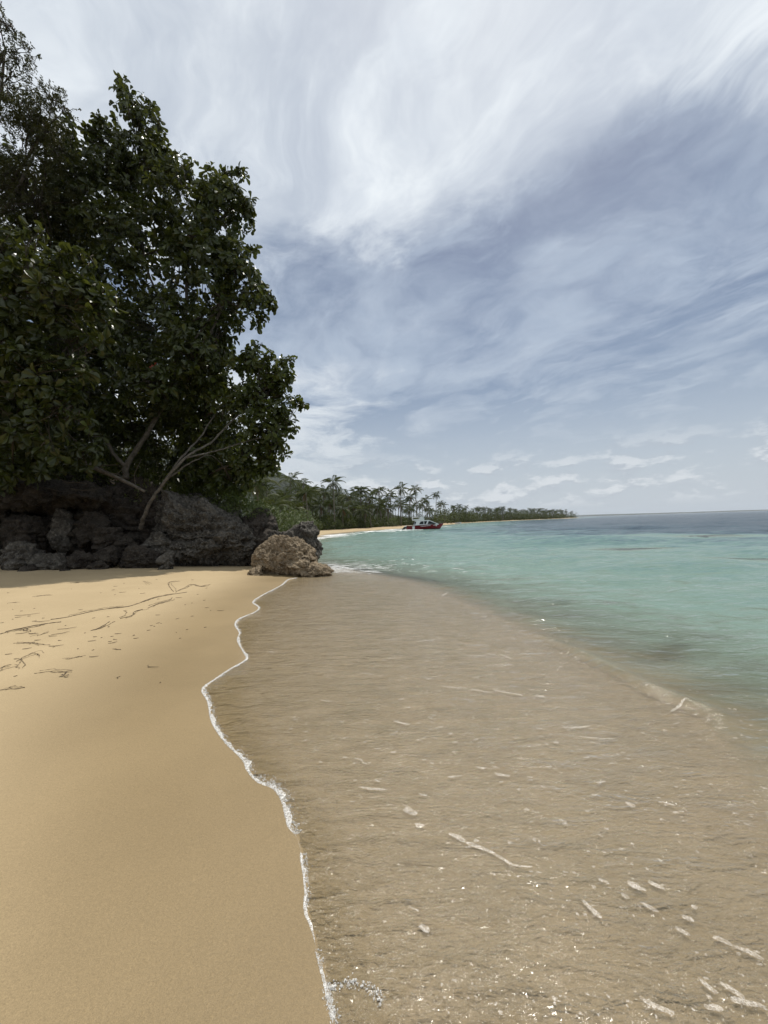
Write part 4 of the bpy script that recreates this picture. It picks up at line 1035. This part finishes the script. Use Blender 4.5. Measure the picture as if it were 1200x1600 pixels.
# ------------------------------------------------------------------ motor boat
RED = simple('red_hull_paint', (.20, .012, .018), .25, .08, 3); BLACKP = simple('black_plastic', (.012, .012, .013), .4)
WHITEP = simple('white_gelcoat', (.72, .73, .73), .3, .05, 3); GLASSD = simple('tinted_glass', (.012, .016, .018), .06, .05); STEEL = simple('steel_rail', (.45, .45, .44), .3, .1, 8, .9)
DARKBOOT = simple('dark_antifouling', (.03, .012, .014), .5)
bp = G(664, 827.6, 0); D = bp[1]; sc = D/FPX
boat = obj('motor_boat', None, None, (bp[0], bp[1], .0), 'red motor boat with white cabin anchored off the far beach', 'boat')
boat.rotation_euler = (R(0), R(0), R(4))
L = 59*sc; x0 = -L/2
st = np.linspace(0, 1, 15)
def half(t): return 1.25*(1-max(0, (t-.45)/.55)**2.2)*(.9+.1*min(1, t*4))
def deck(t): return .92+.36*t**1.6
V, FF_, VB, FB = [], [], [], []
for t in st:
    X = x0+L*t; h = half(t); dz = deck(t); fl = .82-.22*t
    rake = .0 if t < .8 else (t-.8)/.2
    xb = X-1.0*rake*rake
    V += [(X, -h, dz), (X, -h*.99, dz-.14), (xb+(X-xb)*.35, -h*fl, .22), (xb+(X-xb)*.35, h*fl, .22), (X, h*.99, dz-.14), (X, h, dz)]
    VB += [(xb+(X-xb)*.35, -h*fl*1.004, .225), (xb, -h*fl*.72, -.12), (xb, 0, -.38), (xb, h*fl*.72, -.12), (xb+(X-xb)*.35, h*fl*1.004, .225)]
mb = MB(); n = 6
mb.add(V, [(i*n+j, (i+1)*n+j, (i+1)*n+j+1, i*n+j+1) for i in range(14) for j in (0, 1, 3, 4)]+[(0, 1, 2, 3, 4, 5)])
hull = obj('hull', mb.mesh('hull', RED, False), boat)
mb = MB(); n = 5; mb.add(VB, [(i*n+j, (i+1)*n+j, (i+1)*n+j+1, i*n+j+1) for i in range(14) for j in range(4)]+[(0, 1, 2, 3, 4)])
obj('keel', mb.mesh('keel', DARKBOOT, False), hull)
mb = MB()
mb.add([(x0+L*t, s*half(t)*.97, deck(t)-.015) for t in st for s in (-1, 1)], [(2*i, 2*i+2, 2*i+3, 2*i+1) for i in range(14)])
obj('deck', mb.mesh('deck', WHITEP, False), boat)
for s in (-1, 1):
    mb = MB(); mb.tube([(x0+L*t, s*half(t)*1.005, deck(t)+.0) for t in st], .045, 6); obj('rub_rail', mb.mesh('rub_rail', BLACKP), hull)
def bx(px): return (px-664)*sc
def bzv(py): return (827.6-py)*sc
def side_prism(pts, y0, y1, name, m, parent):
    mb = MB(); mb.prism([(bx(a), bzv(b)) for a, b in pts], y0, y1); return obj(name, mb.mesh(name, m, False), parent)
cab = side_prism([(647, 820.6), (650, 813.2), (669.5, 812.6), (684.5, 819.4), (684.5, 820.4)], -.92, .92, 'cabin', WHITEP, boat)
for s in (-1, 1):
    ya, yb = (s*.925, s*.94) if s > 0 else (s*.94, s*.925)
    side_prism([(654, 819), (656.5, 814.6), (661, 814.2), (661, 819)], ya, yb, 'window', GLASSD, cab)
    side_prism([(662, 819), (662, 814.1), (666.8, 814), (664.8, 819)], ya, yb, 'window', GLASSD, cab)
    side_prism([(667, 819), (669, 814.2), (671, 814.3), (681.5, 819.2)], ya, yb, 'window', GLASSD, cab)
    side_prism([(646.3, 819.2), (647.5, 814.8), (649.6, 814.8), (648.2, 819.2)], ya, yb, 'window', GLASSD, cab)
mb = MB(); a_, b_ = np.array([bx(670.6), 0, bzv(812.9)]), np.array([bx(683.6), 0, bzv(818.7)]); nn = np.array([.4, 0, .9])*.02
q = [a_+nn+[0, -.78, 0], b_+nn+[0, -.78, 0], b_+nn+[0, .78, 0], a_+nn+[0, .78, 0]]
mb.add([tuple(k) for k in q]+[tuple(k+nn*.6) for k in q], [(0, 1, 2, 3), (7, 6, 5, 4), (0, 4, 5, 1), (1, 5, 6, 2), (2, 6, 7, 3), (3, 7, 4, 0)]); obj('windscreen', mb.mesh('windscreen', GLASSD, False), cab)
fly = side_prism([(645.6, 813.1), (645.6, 811.0), (662.6, 811.0), (662.6, 812.7)], -.85, .85, 'flybridge', WHITEP, boat)
side_prism([(656, 811), (657, 808.4), (661.5, 807.2), (662.6, 811)], -.8, .8, 'console', WHITEP, fly)
for s in (-1, 1):
    mb = MB(); mb.tube([(bx(646), s*.82, bzv(811)), (bx(646), s*.82, bzv(808)), (bx(654), s*.82, bzv(807.8)), (bx(661), s*.82, bzv(807.2))], .035, 5); obj('rail', mb.mesh('rail', WHITEP), fly)
    mb = MB(); mb.tube([(bx(661.5), s*.8, bzv(811)), (bx(659.8), s*.78, bzv(806)), (bx(659.5), s*.7, bzv(801.8))], .035, 5); obj('post', mb.mesh('post', STEEL), fly)
    mb = MB(); mb.tube([(bx(655.5), s*.8, bzv(811)), (bx(655.5), s*.7, bzv(801.8))], .035, 5); obj('post', mb.mesh('post', STEEL), fly)
    mb = MB(); mb.tube([(bx(677), s*.8, bzv(819.4)), (bx(684), s*.75, bzv(816.6)), (bx(690), s*.35, bzv(816.2)), (bx(694.5), 0, bzv(816.2))], .025, 5); obj('bow_rail', mb.mesh('bow_rail', BLACKP), boat)
side_prism([(653, 801.9), (653.4, 801.1), (663.6, 800.9), (663.8, 801.7)], -.8, .8, 'hardtop', WHITEP, fly)
mb = MB(); mb.tube([(bx(645), .4, bzv(812)), (bx(645), .4, bzv(801.5))], [.06, .03], 6); obj('mast', mb.mesh('mast', WHITEP), boat)
side_prism([(643, 827), (643, 821.8), (646.6, 821.6), (646.6, 826)], -1.235, -1.16, 'hull_panel', WHITEP, boat)
for s in (-.45, .45):
    mb = MB(); e = [(bx(634.5), bzv(820.8)), (bx(637.2), bzv(821.6)), (bx(634), bzv(824.2)), (bx(630.6), bzv(827.2)), (bx(627.6), bzv(828.0)), (bx(628.6), bzv(825.2)), (bx(631.6), bzv(822.4))]
    mb.prism(e, s-.16, s+.16); eng = obj('outboard_motor', mb.mesh('outboard_motor', BLACKP, False), boat)
    mb = MB(); mb.prism([(bx(631.6), bzv(822.2)), (bx(634.6), bzv(820.5)), (bx(636.6), bzv(820.9)), (bx(634), bzv(822.6))], s-.19, s+.19); obj('cowling', mb.mesh('cowling', WHITEP, False), eng)
for x1, x2, z1, z2 in ((656, 657.6, 821.6, 822.2), (658, 660.4, 821.5, 822.3), (660.9, 664.5, 821.4, 822.1), (665, 668.4, 821.2, 821.8), (668.8, 671.4, 820.9, 821.4), (676.3, 678, 820.7, 821.5), (679.8, 681.8, 820.9, 822.4)):
    t = ((x1+x2)/2-634.5)/59; hh = half(t)
    mb = MB(); mb.box((bx(x1), -hh-.035, bzv(z2)), (bx(x2), -hh*.9, bzv(z1))); obj('lettering', mb.mesh('lettering', WHITEP, False), hull)
# tiny white boat drawn up further along
q = G(716, 818.2, .0); mb = MB(); Lb = 3.4
VV = []
for t in np.linspace(0, 1, 7):
    h = .75*(1-max(0, t-.4)**2*2.6); VV += [(Lb*(t-.5), -h, .55+.2*t), (Lb*(t-.5), -h*.7, 0), (Lb*(t-.5), h*.7, 0), (Lb*(t-.5), h, .55+.2*t)]
mb.add(VV, [(i*4+j, i*4+4+j, i*4+5+j, i*4+1+j) for i in range(6) for j in range(3)]+[(0, 1, 2, 3), (27, 26, 25, 24)])
sb = obj('small_boat', None, None, (q[0], q[1], .0), 'tiny white open boat by the beach beyond the red one', 'boat')
obj('hull', mb.mesh('hull', WHITEP, False), sb)
mb = MB(); mb.box((-.6, -.62, .4), (-.3, .62, .46)); mb2 = MB(); mb2.box((.4, -.6, .42), (.7, .6, .48))
obj('thwart', mb.mesh('thwart', WHITEP, False), sb); obj('thwart', mb2.mesh('thwart', WHITEP, False), sb)

# ------------------------------------------------------------------ wrack on the sand
def wp(a, b): return GT(a/3.636, 860+b/3.636)
strands = [([(0,478),(60,460),(160,440),(240,425),(340,412)], 'long dark weed strand starting at the left edge of the photo'),
    ([(285,395),(380,382),(440,368),(540,345),(640,328),(740,318),(800,298)], 'longest straight weed strand running across the sand toward the ledge'),
    ([(800,298),(880,270),(985,248),(1060,238)], 'weed strand continuing the longest one toward the boulder'),
    ([(985,235),(965,205),(955,185),(1000,175)], 'short hooked weed strand pointing up to the shade line'),
    ([(1000,235),(1060,210),(1090,195),(1140,205),(1200,195)], 'zigzag weed strand nearest the boulder'),
    ([(520,458),(570,440),(640,405)], 'thick short weed clump midway below the longest strand'),
    ([(680,390),(740,375),(760,350),(800,340)], 'kinked weed strand just below the longest one'),
    ([(840,330),(900,305),(985,285),(1000,268)], 'weed strand parallel to and below the right end of the longest one'),
    ([(0,690),(30,665),(80,658)], 'thick weed piece at the left edge below the long strands'),
    ([(95,635),(150,605),(190,592),(235,608)], 'arched weed strand left of the dark leaf'),
    ([(135,670),(155,640),(150,610)], 'short upright weed strand under the arched one'),
    ([(190,705),(260,690),(340,690),(425,685)], 'straight weed strand just behind the dark leaf'),
    ([(370,622),(420,615),(470,605)], 'faint thin weed strand right of the arched one'),
    ([(0,793),(60,785),(105,783)], 'lowest weed strand at the left edge'),
    ([(80,528),(160,525),(200,530),(270,542)], 'thin weed strand above the arched one'),
    ([(185,265),(240,258),(290,255)], 'short thick weed strand high on the beach near the shade'),
    ([(40,302),(90,295)], 'short weed strand high on the beach at the left'),
    ([(650,562),(705,567)], 'tiny lone weed strand in the middle of the bare sand'),
    ([(215,487),(265,467)], 'short slanted weed strand below the left end of the longest one'),
    ([(130,455),(170,462),(165,445)], 'small weed knot on the left long strand'),
    ([(815,175),(850,195)], 'small weed scrap just below the shade line')]
for i, (pl, lab) in enumerate(strands):
    pts = [wp(*q) for q in pl]; a = pts[0]; mb = MB(); g = np.random.default_rng(i)
    sp = smoothpath(pts, 8) if len(pts) > 2 else [pts[0]+(pts[1]-pts[0])*t for t in np.linspace(0, 1, 7)]
    for k in range(3):
        lo = int(g.integers(0, max(1, len(sp)//3))) if k else 0; hi = len(sp)-(int(g.integers(0, max(1, len(sp)//3))) if k else 0)
        w = np.cumsum(g.normal(0, .022, (len(sp), 2)), 0)*(.5 if k else .3)+(g.normal(0, .04, 2) if k else 0)
        path = []
        for j in range(lo, hi):
            q = sp[j]; xx, yy = q[0]+w[j, 0], q[1]+w[j, 1]; path.append((xx, yy))
        zz = ground(np.array([p_[0] for p_ in path]), np.array([p_[1] for p_ in path]))
        if len(path) > 2:
            r0 = (.006 if k == 0 else .0035)*(1 if i < 8 else .55)
            mb.tube([np.array([p_[0], p_[1], z_+.006])-a for p_, z_ in zip(path, zz)], [r0*(.45+.75*g.random()) for _ in path], 5)
    obj('weed_strand', mb.mesh('weed_strand', WRACK), None, a, lab, 'seaweed', 'weed strands washed up on the sand')
mb = MB(); g = np.random.default_rng(5)
for i in range(170):
    px, py = g.uniform(0, 1250), g.uniform(165, 760)
    if abs(py-(480-.2*px)) > 120+g.exponential(70) and g.random() > .12: continue
    q = wp(px, py); an = g.normal(.1, .6); l = .012+g.exponential(.035)
    mb.tube([q+[0, 0, .004], q+np.array([math.cos(an)*l, math.sin(an)*l*.8, .006]), q+np.array([math.cos(an+.5)*l*2, math.sin(an+.5)*l*1.4, .004])], [.0025, .004, .002], 4)
obj('weed_scraps', mb.mesh('weed_scraps', WRACK), label='tiny dark weed scraps scattered around the strands on the sand', cat='seaweed', kind='stuff')
q = GT(100, 1058)
v, f, _ = place_leaves(np.zeros((3, 3)), np.array([[1., .1, .35], [-.8, .3, .3], [.1, .6, .9]]), np.tile([0., 0, 1], (3, 1)), np.array([.05, .06, .05]), np.array([.035, .035, .03]), LT, LF)
obj('dead_leaf', mesh_np('dead_leaf', v, f, WRACK, False), None, q+[0, 0, .008], 'curled dark dead leaf alone on the bare sand', 'leaf')

# ------------------------------------------------------------------ haze
hm = bpy.data.materials.new('haze'); hm.use_nodes = True; nt = hm.node_tree; nt.nodes.clear()
vol = N(nt, 'ShaderNodeVolumePrincipled', {'Color': (.80, .87, .95, 1), 'Density': 5e-5, 'Anisotropy': .2})
N(nt, 'ShaderNodeOutputMaterial', {'Volume': vol.outputs[0]})
mb = MB(); mb.box((-9200, -1000, -26), (9200, 9200, 165))
obj('haze', mb.mesh('haze', hm, False), kind='stuff', label='thin pale sea haze over the whole bay', cat='haze')
